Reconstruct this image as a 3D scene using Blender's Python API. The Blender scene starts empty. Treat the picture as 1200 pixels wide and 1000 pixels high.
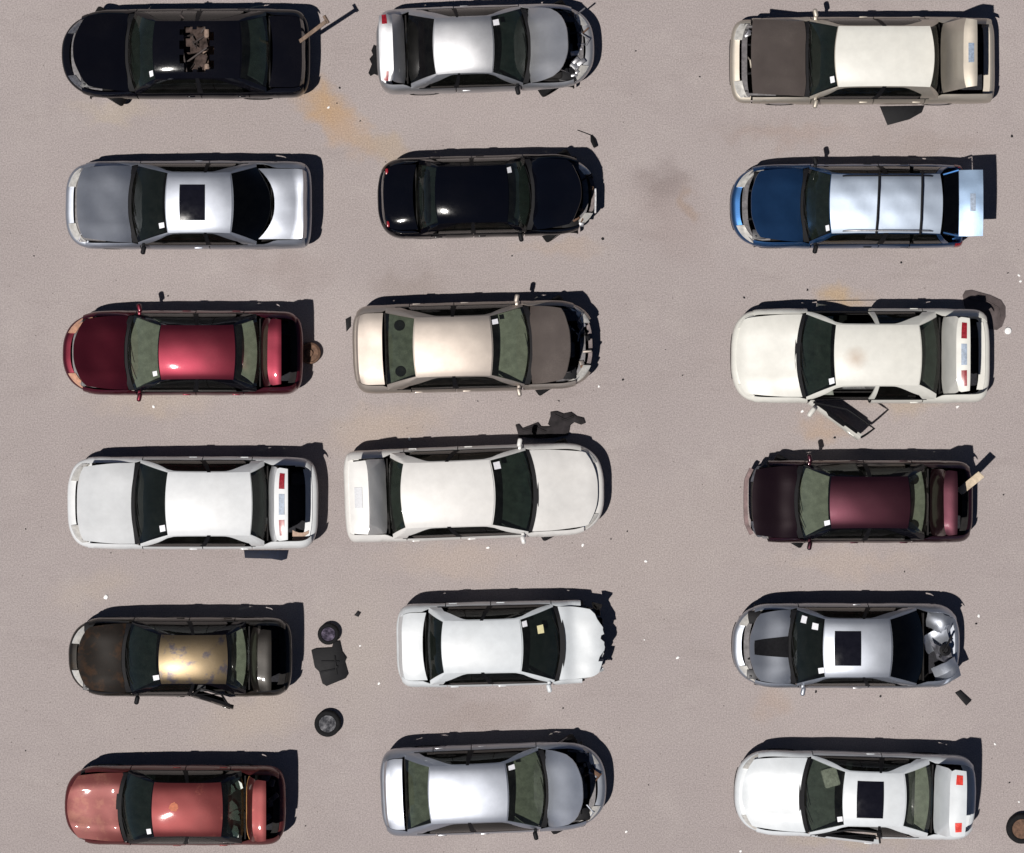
import bpy, bmesh, math, random
from mathutils import Vector, Matrix
from math import pi, sin, cos, radians
S = bpy.context.scene
COL = S.collection

# ---------------------------------------------------------------- camera, sky, sun, exposure
CAM_H = 60.0            # drone height, metres
PX = 63.0               # photo pixels per metre on the ground
cam = bpy.data.cameras.new('camera'); cam.sensor_width = 36.0
cam.lens = 36.0 * CAM_H / (1200.0 / PX); cam.clip_end = 2000.0
cam_o = bpy.data.objects.new('camera', cam); COL.objects.link(cam_o)
cam_o.location = (0, 0, CAM_H); cam_o.rotation_euler = (0, 0, 0)
S.camera = cam_o

SUN_TX, SUN_TY = 0.31, 0.27                       # shadow shift per metre of height (to +X, +Y)
ray = Vector((SUN_TX, SUN_TY, -1.0)).normalized()
elev = math.asin(-ray.z)
az = math.atan2(-ray.x, -ray.y)                   # compass angle of the sun from +Y towards +X
world = bpy.data.worlds.new('World'); S.world = world; world.use_nodes = True
wn = world.node_tree.nodes; wl = world.node_tree.links
sky = wn.new('ShaderNodeTexSky'); sky.sky_type = 'NISHITA'; sky.sun_disc = False
sky.sun_elevation = elev; sky.sun_rotation = az
sky.altitude = 2000; sky.air_density = 0.4; sky.dust_density = 0.1; sky.ozone_density = 2.0
bg = wn['Background']; bg.inputs['Strength'].default_value = 0.05
wl.new(sky.outputs[0], bg.inputs[0])
sun = bpy.data.lights.new('sun', 'SUN'); sun.energy = 5.0; sun.angle = radians(0.53); sun.color = (1.0, 0.955, 0.90)
sun_o = bpy.data.objects.new('sun', sun); COL.objects.link(sun_o)
sun_o.rotation_euler = ray.to_track_quat('-Z', 'Y').to_euler(); sun_o.location = (0, 0, 30)
S.view_settings.view_transform = 'Standard'; S.view_settings.look = 'None'
S.view_settings.exposure = 0.0; S.view_settings.gamma = 1.0

def gx(px, h=0.0): return (px - 600.0) / PX * (CAM_H - h) / CAM_H
def gy(py, h=0.0): return (500.0 - py) / PX * (CAM_H - h) / CAM_H

# ---------------------------------------------------------------- materials
MATS = {}
def mat_base(name):
    m = bpy.data.materials.new(name); m.use_nodes = True
    return m, m.node_tree.nodes, m.node_tree.links, m.node_tree.nodes['Principled BSDF']
def noise(n, l, scale, detail=4, rough=0.6, vec=None):
    t = n.new('ShaderNodeTexNoise'); t.inputs['Scale'].default_value = scale
    t.inputs['Detail'].default_value = detail; t.inputs['Roughness'].default_value = rough
    if vec is None:
        c = n.new('ShaderNodeTexCoord'); vec = c.outputs['Object']
    l.new(vec, t.inputs['Vector']); return t.outputs['Fac']
def ramp(n, l, fac, a, b, ca=(0, 0, 0, 1), cb=(1, 1, 1, 1)):
    r = n.new('ShaderNodeValToRGB'); e = r.color_ramp.elements
    e[0].position = a; e[0].color = ca; e[1].position = b; e[1].color = cb
    l.new(fac, r.inputs[0]); return r.outputs[0]
def mix(n, l, fac, a, b, mode='MIX'):
    m = n.new('ShaderNodeMix'); m.data_type = 'RGBA'; m.blend_type = mode
    for s, v in ((0, fac), (6, a), (7, b)):
        if isinstance(v, (int, float)): m.inputs[s].default_value = v
        elif isinstance(v, tuple): m.inputs[s].default_value = (v + (1,))[:4]
        else: l.new(v, m.inputs[s])
    return m.outputs[2]
def fmath(n, l, op, a, b=None, clamp=False):
    m = n.new('ShaderNodeMath'); m.operation = op; m.use_clamp = clamp
    for i, v in enumerate((a, b)):
        if v is None: continue
        if isinstance(v, (int, float)): m.inputs[i].default_value = v
        else: l.new(v, m.inputs[i])
    return m.outputs[0]

def paint(name, col, metal=0.0, rough=0.4, coat=1.0, dust=0.25, dustcol=(0.36, 0.31, 0.27), patch=None, patchamt=0.5, pscale=2.2, coatr=0.02, spec=0.5):
    """car paint: base + clear coat, road dust, and optional faded / peeled patches"""
    if name in MATS: return MATS[name]
    m, n, l, p = mat_base(name)
    c = col + (1,)
    n1 = noise(n, l, 6.0, 6, 0.65); n2 = noise(n, l, 45.0, 3, 0.6); n3 = noise(n, l, 1.3, 3, 0.5)
    base = mix(n, l, ramp(n, l, n1, 0.35, 0.75), tuple(x * 0.94 for x in col), tuple(min(1, x * 1.05) for x in col))
    cf = None
    if patch:
        np_ = noise(n, l, pscale, 6, 0.7)
        cf = ramp(n, l, np_, 0.62 - patchamt * 0.3, 0.72 - patchamt * 0.3)
        base = mix(n, l, cf, base, patch)
    d = fmath(n, l, 'MULTIPLY', ramp(n, l, n3, 0.40, 0.78), ramp(n, l, n2, 0.30, 0.75))
    d = fmath(n, l, 'MULTIPLY', d, dust)
    base = mix(n, l, d, base, dustcol)
    l.new(base, p.inputs['Base Color'])
    mm = fmath(n, l, 'MULTIPLY', fmath(n, l, 'SUBTRACT', 1.0, d), metal)
    l.new(mm, p.inputs['Metallic'])
    rr = fmath(n, l, 'ADD', fmath(n, l, 'MULTIPLY', d, 0.45), rough)
    l.new(rr, p.inputs['Roughness'])
    ct = fmath(n, l, 'MULTIPLY', fmath(n, l, 'SUBTRACT', 1.0, d), coat)
    if cf is not None:
        ct = fmath(n, l, 'MULTIPLY', ct, fmath(n, l, 'SUBTRACT', 1.0, fmath(n, l, 'MULTIPLY', cf, 0.85)))
    l.new(ct, p.inputs['Coat Weight']); p.inputs['Specular IOR Level'].default_value = spec
    l.new(fmath(n, l, 'ADD', fmath(n, l, 'MULTIPLY', n2, 0.08), coatr), p.inputs['Coat Roughness'])
    bmp = n.new('ShaderNodeBump'); bmp.inputs['Strength'].default_value = 0.12; bmp.inputs['Distance'].default_value = 0.004
    l.new(n2, bmp.inputs['Height']); l.new(bmp.outputs[0], p.inputs['Normal'])
    MATS[name] = m; return m

def stain(mat, name, loc, rad, col, amt):
    m = mat.copy(); m.name = name; n = m.node_tree.nodes; l = m.node_tree.links; p = n['Principled BSDF']
    src = p.inputs['Base Color'].links[0].from_socket; co = n.new('ShaderNodeTexCoord').outputs['Object']
    ds = n.new('ShaderNodeVectorMath'); ds.operation = 'DISTANCE'; l.new(co, ds.inputs[0]); ds.inputs[1].default_value = loc
    f = fmath(n, l, 'ADD', ds.outputs['Value'], fmath(n, l, 'MULTIPLY', noise(n, l, 9.0, 5, .7), .12))
    l.new(mix(n, l, ramp(n, l, f, rad * .35, rad * 1.3, (amt, amt, amt, 1), (0, 0, 0, 1)), src, col), p.inputs['Base Color']); return m
def plain(name, col, rough=0.6, metal=0.0, var=0.35, scale=14.0, spec=0.5, bump=0.0, coat=0.0):
    if name in MATS: return MATS[name]
    m, n, l, p = mat_base(name)
    f = noise(n, l, scale, 5, 0.65)
    base = mix(n, l, ramp(n, l, f, 0.3, 0.72), tuple(x * (1 - var) for x in col), tuple(min(1, x * (1 + var)) for x in col))
    l.new(base, p.inputs['Base Color'])
    p.inputs['Metallic'].default_value = metal
    l.new(fmath(n, l, 'ADD', fmath(n, l, 'MULTIPLY', f, 0.25), max(0.0, rough - 0.12)), p.inputs['Roughness'])
    p.inputs['Specular IOR Level'].default_value = spec
    p.inputs['Coat Weight'].default_value = coat
    if bump:
        b = n.new('ShaderNodeBump'); b.inputs['Strength'].default_value = bump; b.inputs['Distance'].default_value = 0.01
        l.new(f, b.inputs['Height']); l.new(b.outputs[0], p.inputs['Normal'])
    MATS[name] = m; return m

def glass(name, tint, gloss=0.9, dirt=0.018, dirtcol=(0.30, 0.30, 0.27)):
    """tinted pane: see-through tint + mirror reflection by Fresnel + a film of dust"""
    if name in MATS: return MATS[name]
    m = bpy.data.materials.new(name); m.use_nodes = True
    n = m.node_tree.nodes; l = m.node_tree.links; n.clear()
    o = n.new('ShaderNodeOutputMaterial'); tr = n.new('ShaderNodeBsdfTransparent'); tr.inputs[0].default_value = tint + (1,)
    gl = n.new('ShaderNodeBsdfGlossy'); gl.inputs['Roughness'].default_value = 0.015
    gl.inputs['Color'].default_value = (gloss, gloss, gloss, 1)
    df = n.new('ShaderNodeBsdfDiffuse'); df.inputs[0].default_value = dirtcol + (1,)
    fr = n.new('ShaderNodeFresnel'); geo = n.new('ShaderNodeNewGeometry')
    l.new(fmath(n, l, 'ADD', fmath(n, l, 'MULTIPLY', geo.outputs['Backfacing'], 1 / 1.45 - 1.45), 1.45), fr.inputs[0])   # same ratio on both faces of the thin pane
    m1 = n.new('ShaderNodeMixShader'); m2 = n.new('ShaderNodeMixShader')
    f = noise(n, l, 5.0, 6, 0.7)
    dd = fmath(n, l, 'MULTIPLY', ramp(n, l, f, 0.35, 0.8), dirt)
    l.new(fmath(n, l, 'ADD', dd, dirt * 0.35), m1.inputs[0]); l.new(tr.outputs[0], m1.inputs[1]); l.new(df.outputs[0], m1.inputs[2])
    l.new(fr.outputs[0], m2.inputs[0]); l.new(m1.outputs[0], m2.inputs[1]); l.new(gl.outputs[0], m2.inputs[2])
    l.new(m2.outputs[0], o.inputs[0]); MATS[name] = m; return m

def rubber(): return plain('rubber', (0.010, 0.010, 0.011), 0.85, 0, 0.4, 30, 0.12, 0.2)
def black_plastic(): return plain('black_plastic', (0.0065, 0.0065, 0.008), 0.6, 0, 0.4, 20, 0.14, 0.15)
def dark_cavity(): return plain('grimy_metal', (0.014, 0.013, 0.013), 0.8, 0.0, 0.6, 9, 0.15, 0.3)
def alloy(): return plain('alloy', (0.42, 0.42, 0.44), 0.35, 0.85, 0.25, 20, 0.5)
def rusty(): return plain('rusty_steel', (0.13, 0.075, 0.05), 0.8, 0.3, 0.55, 18, 0.4, 0.4)
def lamp_clear(): return plain('headlight_lens', (0.62, 0.60, 0.56), 0.18, 0.35, 0.25, 12, 0.6, 0, 1.0)
def lamp_red(): return plain('red_lens', (0.22, 0.010, 0.018), 0.25, 0, 0.45, 25, 0.3, 0, 0.25)
def lamp_amber(): return plain('amber_lens', (0.55, 0.16, 0.03), 0.2, 0, 0.3, 15, 0.6, 0, 1.0)
def sticker_m(): return plain('sticker_paper', (0.68, 0.68, 0.72), 0.6, 0, 0.1, 30)
def wood(): return plain('bare_board', (0.52, 0.43, 0.32), 0.7, 0, 0.25, 10, 0.3, 0.2)

# ---------------------------------------------------------------- mesh helpers
def finish(name, bm, mat, parent=None, sharp=38, smooth=True):
    me = bpy.data.meshes.new(name); bm.to_mesh(me); bm.free()
    for p in me.polygons: p.use_smooth = smooth
    if smooth: me.set_sharp_from_angle(angle=radians(sharp))
    if mat: me.materials.append(mat)
    o = bpy.data.objects.new(name, me); COL.objects.link(o)
    if parent: o.parent = parent
    return o
def panel(name, grid, thick, mat, parent, out=(0, 0, 1), mask=None, xf=None, bm=None, jitter=0.0, seed=0):
    """closed thin shell over a grid of points; out tells which side is the outside"""
    R, C = len(grid), len(grid[0]); own = bm is None
    if own: bm = bmesh.new()
    out = Vector(out)
    a = sum((((grid[i+1][j] - grid[i][j]).cross(grid[i][j+1] - grid[i][j])) for i in range(R-1) for j in range(C-1)), Vector())
    flip = a.dot(out) < 0
    nrm = [[Vector() for _ in range(C)] for _ in range(R)]
    for i in range(R):
        for j in range(C):
            di = grid[min(i+1, R-1)][j] - grid[max(i-1, 0)][j]; dj = grid[i][min(j+1, C-1)] - grid[i][max(j-1, 0)]
            v = di.cross(dj)
            if flip: v = -v
            nrm[i][j] = v.normalized() if v.length > 1e-9 else out
    rnd = random.Random(seed)
    ph = [rnd.uniform(0, 6.28) for _ in range(6)]
    def jt(p):
        if not jitter: return 0.0
        return jitter * (sin(p.x * 5.1 + ph[0]) * sin(p.y * 4.3 + ph[1]) + 0.6 * sin(p.x * 11 + p.y * 9 + ph[2]) + 0.4 * sin(p.y * 17 + p.z * 8 + ph[3]))
    def T(p): return xf(p) if xf else p
    top = [[bm.verts.new(T(grid[i][j] + nrm[i][j] * jt(grid[i][j]))) for j in range(C)] for i in range(R)]
    bot = [[bm.verts.new(T(grid[i][j] + nrm[i][j] * (jt(grid[i][j]) - thick))) for j in range(C)] for i in range(R)]
    cnt = {}
    for i in range(R-1):
        for j in range(C-1):
            if mask and not mask(i, j): continue
            q = [(i, j), (i+1, j), (i+1, j+1), (i, j+1)]
            if flip: q = q[::-1]
            try:
                bm.faces.new([top[a][b] for a, b in q]); bm.faces.new([bot[a][b] for a, b in q[::-1]])
            except ValueError: continue
            for k in range(4):
                e = (q[k], q[(k+1) % 4])
                if (e[1], e[0]) in cnt: del cnt[(e[1], e[0])]
                else: cnt[e] = 1
    for (p, q) in cnt:
        try: bm.faces.new([top[q[0]][q[1]], top[p[0]][p[1]], bot[p[0]][p[1]], bot[q[0]][q[1]]])
        except ValueError: pass
    loose = [v for v in bm.verts if not v.link_faces]
    bmesh.ops.delete(bm, geom=loose, context='VERTS')
    if own: return finish(name, bm, mat, parent)
def rbox(bm, c, s, bev=0.02, rot=None, seg=2):
    r = bmesh.ops.create_cube(bm, size=1.0); vs = r['verts']
    M = Matrix.Translation(Vector(c)) @ (rot or Matrix.Identity(4)) @ Matrix.Diagonal((s[0], s[1], s[2], 1))
    bmesh.ops.transform(bm, matrix=M, verts=vs)
    if bev:
        es = list({e for v in vs for e in v.link_edges})
        bmesh.ops.bevel(bm, geom=es, offset=min(bev, min(s) * 0.45), segments=seg, profile=0.5, affect='EDGES')
def lathe(bm, prof, c=(0, 0, 0), axis='Y', seg=28, M=None):
    """prof: list of (radius, along axis)"""
    rings = []
    for (r, h) in prof:
        ring = []
        for k in range(seg):
            a = 2 * pi * k / seg
            p = Vector((r * cos(a), h, r * sin(a))) if axis == 'Y' else Vector((r * cos(a), r * sin(a), h))
            p = (M @ p if M else p) + Vector(c); ring.append(bm.verts.new(p))
        rings.append(ring)
    for a, b in zip(rings[:-1], rings[1:]):
        for k in range(seg):
            q = [a[k], a[(k+1) % seg], b[(k+1) % seg], b[k]]
            try: bm.faces.new(q if axis == 'Y' else q)
            except ValueError: pass
    for ring, rev in ((rings[0], True), (rings[-1], False)):
        try: bm.faces.new(ring[::-1] if rev else ring)
        except ValueError: pass
def tube(bm, pts, r, seg=8):
    pts = [Vector(p) for p in pts]; rings = []
    for i, p in enumerate(pts):
        d = (pts[min(i+1, len(pts)-1)] - pts[max(i-1, 0)]).normalized()
        u = d.orthogonal().normalized() if abs(d.z) > 0.95 else Vector((0, 0, 1)).cross(d).normalized()
        v = d.cross(u); rr = r[i] if isinstance(r, (list, tuple)) else r
        rings.append([bm.verts.new(p + u * rr * cos(2*pi*k/seg) + v * rr * sin(2*pi*k/seg)) for k in range(seg)])
    for a, b in zip(rings[:-1], rings[1:]):
        for k in range(seg): bm.faces.new([a[k], a[(k+1) % seg], b[(k+1) % seg], b[k]])
    bm.faces.new(rings[0][::-1]); bm.faces.new(rings[-1])
def prism(bm, poly, z0, z1, bev=0.0, M=None):
    """flat outline in XY extruded z0..z1"""
    a = [bm.verts.new((x, y, z0)) for x, y in poly]; b = [bm.verts.new((x, y, z1)) for x, y in poly]
    n = len(poly); fs = [bm.faces.new(a[::-1]), bm.faces.new(b)]
    for k in range(n): fs.append(bm.faces.new([a[k], a[(k+1) % n], b[(k+1) % n], b[k]]))
    bmesh.ops.recalc_face_normals(bm, faces=fs)
    if bev:
        es = [e for e in fs[1].edges]
        bmesh.ops.bevel(bm, geom=es, offset=bev, segments=2, profile=0.5, affect='EDGES')
    if M: bmesh.ops.transform(bm, matrix=M, verts=[v for v in bm.verts])
def fixn(bm): bmesh.ops.recalc_face_normals(bm, faces=bm.faces[:])
def thing(name, label, cat, loc=(0, 0, 0), rz=0.0, group=None):
    o = bpy.data.objects.new(name, None); COL.objects.link(o); o.empty_display_size = 0.3
    o.location = loc; o.rotation_euler = (0, 0, rz); o['label'] = label; o['category'] = cat
    if group: o['group'] = group
    return o
def tag(o, label, cat, group=None):
    o['label'] = label; o['category'] = cat
    if group: o['group'] = group
    return o
def pchip(xs, ys):
    n = len(xs); h = [xs[i+1]-xs[i] for i in range(n-1)]; d = [(ys[i+1]-ys[i])/h[i] for i in range(n-1)]
    m = [d[0]] + [0 if d[i-1]*d[i] <= 0 else 2*d[i-1]*d[i]/(d[i-1]+d[i]) for i in range(1, n-1)] + [d[-1]]
    def f(x):
        if x <= xs[0]: return ys[0]
        if x >= xs[-1]: return ys[-1]
        i = 0
        while x > xs[i+1]: i += 1
        t = (x-xs[i])/h[i]
        return (ys[i]*(2*t**3-3*t*t+1) + h[i]*m[i]*(t**3-2*t*t+t) + ys[i+1]*(-2*t**3+3*t*t) + h[i]*m[i+1]*(t**3-t*t))
    return f
def lerp(a, b, t): return a + (b - a) * t
def frange(a, b, n): return [a + (b - a) * i / (n - 1) for i in range(n)]

# ---------------------------------------------------------------- ground
def build_ground():
    bm = bmesh.new(); e = 220.0
    xs = [-e, -60, -14, -9, 0, 9, 14, 60, e]
    vs = [[bm.verts.new((x, y, 0)) for x in xs] for y in xs]
    for i in range(8):
        for j in range(8): bm.faces.new([vs[i][j], vs[i][j+1], vs[i+1][j+1], vs[i+1][j]])
    m, n, l, p = mat_base('weathered_asphalt')
    co = n.new('ShaderNodeTexCoord').outputs['Object']
    mpv = n.new('ShaderNodeMapping'); mpv.inputs['Scale'].default_value = (0.45, 1.3, 1); mpv.inputs['Location'].default_value = (7.3, 2.1, 0); l.new(co, mpv.inputs['Vector']); va0 = mpv.outputs[0]
    big = noise(n, l, 0.22, 5, 0.6, co); mid = noise(n, l, 1.7, 6, 0.7, co); fine = noise(n, l, 38.0, 3, 0.65, co); grit = noise(n, l, 75.0, 2, 0.6, co)
    base = mix(n, l, ramp(n, l, big, 0.32, 0.68), (0.266, 0.234, 0.230), (0.314, 0.280, 0.275))
    base = mix(n, l, ramp(n, l, mid, 0.35, 0.75), base, (0.284, 0.250, 0.248))
    pale = noise(n, l, 0.75, 7, 0.72, co); base = mix(n, l, fmath(n, l, 'MULTIPLY', ramp(n, l, pale, 0.52, 0.72), 0.45), base, (0.345, 0.312, 0.300))
    worn = noise(n, l, 1.1, 7, 0.75, va0); base = mix(n, l, fmath(n, l, 'MULTIPLY', ramp(n, l, worn, 0.54, 0.74), 0.35), base, (0.205, 0.175, 0.170))
    g = fmath(n, l, 'ADD', fmath(n, l, 'MULTIPLY', fine, 0.62), fmath(n, l, 'MULTIPLY', grit, 0.38))
    gc = ramp(n, l, g, 0.30, 0.70, (0.60, 0.595, 0.595, 1), (1.38, 1.375, 1.37, 1))
    base = mix(n, l, 1.0, base, gc, 'MULTIPLY')
    # darker aggregate / tar specks
    vor = n.new('ShaderNodeTexVoronoi'); vor.inputs['Scale'].default_value = 7.0; l.new(co, vor.inputs['Vector'])
    sp = ramp(n, l, vor.outputs['Distance'], 0.05, 0.11, (1, 1, 1, 1), (0, 0, 0, 1))
    spm = fmath(n, l, 'MULTIPLY', sp, ramp(n, l, noise(n, l, 3.1, 3, 0.6, co), 0.52, 0.62))
    base = mix(n, l, fmath(n, l, 'MULTIPLY', spm, 0.42), base, (0.13, 0.11, 0.10))
    # spill stains: (px, py, half-length m, half-width m, angle deg, colour, strength)
    stains = [(378, 122, .62, .40, -30, (0.345, 0.225, 0.12), .7), (405, 152, .85, .38, -38, (0.36, 0.24, 0.145), .55), (455, 178, .7, .3, -20, (0.32, 0.24, 0.15), .4),
              (778, 215, .62, .5, -20, (0.165, 0.135, 0.13), .55), (808, 240, .3, .16, -60, (0.25, 0.18, 0.13), .5), (790, 260, 1.0, .8, -40, (0.24, 0.19, 0.18), .3),
              (880, 152, .9, .35, 0, (0.21, 0.175, 0.165), .3), (925, 158, 1.4, .22, 0, (0.27, 0.20, 0.17), .3), (1090, 172, 1.3, .3, 0, (0.22, 0.18, 0.165), .35),
              (985, 352, .55, .25, 0, (0.36, 0.25, 0.13), .6), (905, 822, .45, .35, 0, (0.30, 0.22, 0.17), .35),
              (450, 500, 1.4, .45, 10, (0.37, 0.30, 0.24), .45), (180, 470, 1.3, .3, 0, (0.36, 0.30, 0.245), .45), (480, 340, .9, .35, 0, (0.20, 0.165, 0.15), .4),
              (530, 658, 1.6, .4, 0, (0.35, 0.29, 0.25), .45), (300, 840, 1.2, .6, 20, (0.36, 0.305, 0.255), .4), (1060, 470, 1.0, .3, 0, (0.36, 0.29, 0.22), .5),
              (965, 500, .6, .25, 0, (0.33, 0.23, 0.15), .45), (340, 318, 1.0, .4, 0, (0.22, 0.18, 0.17), .35), (110, 690, 1.0, .4, 15, (0.34, 0.29, 0.25), .4),
              (560, 840, 1.2, .35, 0, (0.22, 0.18, 0.165), .35), (660, 290, 1.0, .2, 0, (0.33, 0.26, 0.21), .4), (770, 650, 2.2, 1.6, 30, (0.31, 0.27, 0.255), .35), (135, 130, .9, .25, 0, (0.34, 0.29, 0.23), .45),
              (420, 760, .8, 1.6, 0, (0.31, 0.275, 0.25), .4), (1000, 660, 1.7, .25, 0, (0.34, 0.28, 0.24), .4), (990, 985, 1.6, .2, 0, (0.33, 0.28, 0.22), .4)]
    warp = n.new('ShaderNodeTexNoise'); warp.inputs['Scale'].default_value = 2.3; warp.inputs['Detail'].default_value = 5; l.new(co, warp.inputs['Vector'])
    va = n.new('ShaderNodeVectorMath'); va.operation = 'MULTIPLY_ADD'; l.new(warp.outputs['Color'], va.inputs[0])
    va.inputs[1].default_value = (0.9, 0.9, 0); va.inputs[2].default_value = (-0.45, -0.45, 0)
    vw = n.new('ShaderNodeVectorMath'); vw.operation = 'ADD'; l.new(co, vw.inputs[0]); l.new(va.outputs[0], vw.inputs[1])
    for (px, py, a, b, ang, c, st) in stains:
        mp = n.new('ShaderNodeMapping'); mp.vector_type = 'TEXTURE'
        mp.inputs['Location'].default_value = (gx(px), gy(py), 0); mp.inputs['Rotation'].default_value = (0, 0, radians(ang)); mp.inputs['Scale'].default_value = (a, b, 1)
        l.new(vw.outputs[0], mp.inputs['Vector'])
        ln = n.new('ShaderNodeVectorMath'); ln.operation = 'LENGTH'; l.new(mp.outputs[0], ln.inputs[0])
        f = n.new('ShaderNodeMapRange'); f.interpolation_type = 'SMOOTHSTEP'; l.new(ln.outputs['Value'], f.inputs[0])
        f.inputs[1].default_value = 1.25; f.inputs[2].default_value = 0.1; f.inputs[3].default_value = 0; f.inputs[4].default_value = st
        sc = mix(n, l, 1.0, c, gc, 'MULTIPLY')
        base = mix(n, l, f.outputs[0], base, sc)
    l.new(base, p.inputs['Base Color']); p.inputs['Roughness'].default_value = 0.92; p.inputs['Specular IOR Level'].default_value = 0.25
    b = n.new('ShaderNodeBump'); b.inputs['Strength'].default_value = 0.35; b.inputs['Distance'].default_value = 0.008
    l.new(g, b.inputs['Height']); l.new(b.outputs[0], p.inputs['Normal'])
    o = finish('ground', bm, m, smooth=False); o['kind'] = 'structure'; o['label'] = 'pale weathered asphalt lot with spill stains'
build_ground()

# ---------------------------------------------------------------- wheels
def tyre_bm(R=0.31, wd=0.195):
    bm = bmesh.new(); h = wd / 2
    lathe(bm, [(R*.62, -h*.75), (R*.70, -h), (R*.88, -h*1.02), (R*.97, -h*.86), (R, -h*.55), (R*.992, -h*.30), (R, -h*.28), (R, 0), (R, h*.28), (R*.992, h*.30), (R, h*.55), (R*.97, h*.86), (R*.88, h*1.02), (R*.70, h), (R*.62, h*.75), (R*.62, -h*.75)], seg=36)
    return bm
def rim_bm(R=0.31, wd=0.195, s=1, spokes=5):
    """outer face towards s*Y"""
    bm = bmesh.new(); h = wd / 2
    lathe(bm, [(R*.64, s*h*.95), (R*.66, s*h*.80), (R*.60, s*h*.55), (R*.57, -s*h*.6), (R*.63, -s*h*.8), (R*.64, -s*h*.7), (R*.585, -s*h*.45), (R*.60, s*h*.75), (R*.64, s*h*.95)], seg=30)
    lathe(bm, [(R*.17, s*h*.15), (R*.19, s*h*.55), (R*.13, s*h*.68), (R*.05, s*h*.70)], seg=16)
    for k in range(spokes):
        a = 2 * pi * k / spokes
        M = Matrix.Rotation(a, 4, 'Y')
        rbox(bm, M @ Vector((R*.38, s*h*.5, 0)), (R*.5, h*.22, R*.17), .006, M, 1)
    fixn(bm); return bm
TY_ME = {}
def add_wheel(parent, loc, s, rz=0.0, R=0.31, spokes=5, rim=None, name='wheel'):
    key = (R,)
    if key not in TY_ME:
        o = finish('wheel', tyre_bm(R), rubber(), sharp=50); TY_ME[key] = o.data; bpy.data.objects.remove(o)
    w = bpy.data.objects.new(name, TY_ME[key]); COL.objects.link(w); w.parent = parent; w.location = loc; w.rotation_euler = (0, 0, rz)
    rm = rim or alloy(); key2 = (R, s, spokes, rm.name)
    if key2 not in TY_ME:
        o = finish('rim', rim_bm(R, .195, s, spokes), rm); TY_ME[key2] = o.data; bpy.data.objects.remove(o)
    r = bpy.data.objects.new('rim', TY_ME[key2]); COL.objects.link(r); r.parent = w
    return w

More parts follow.
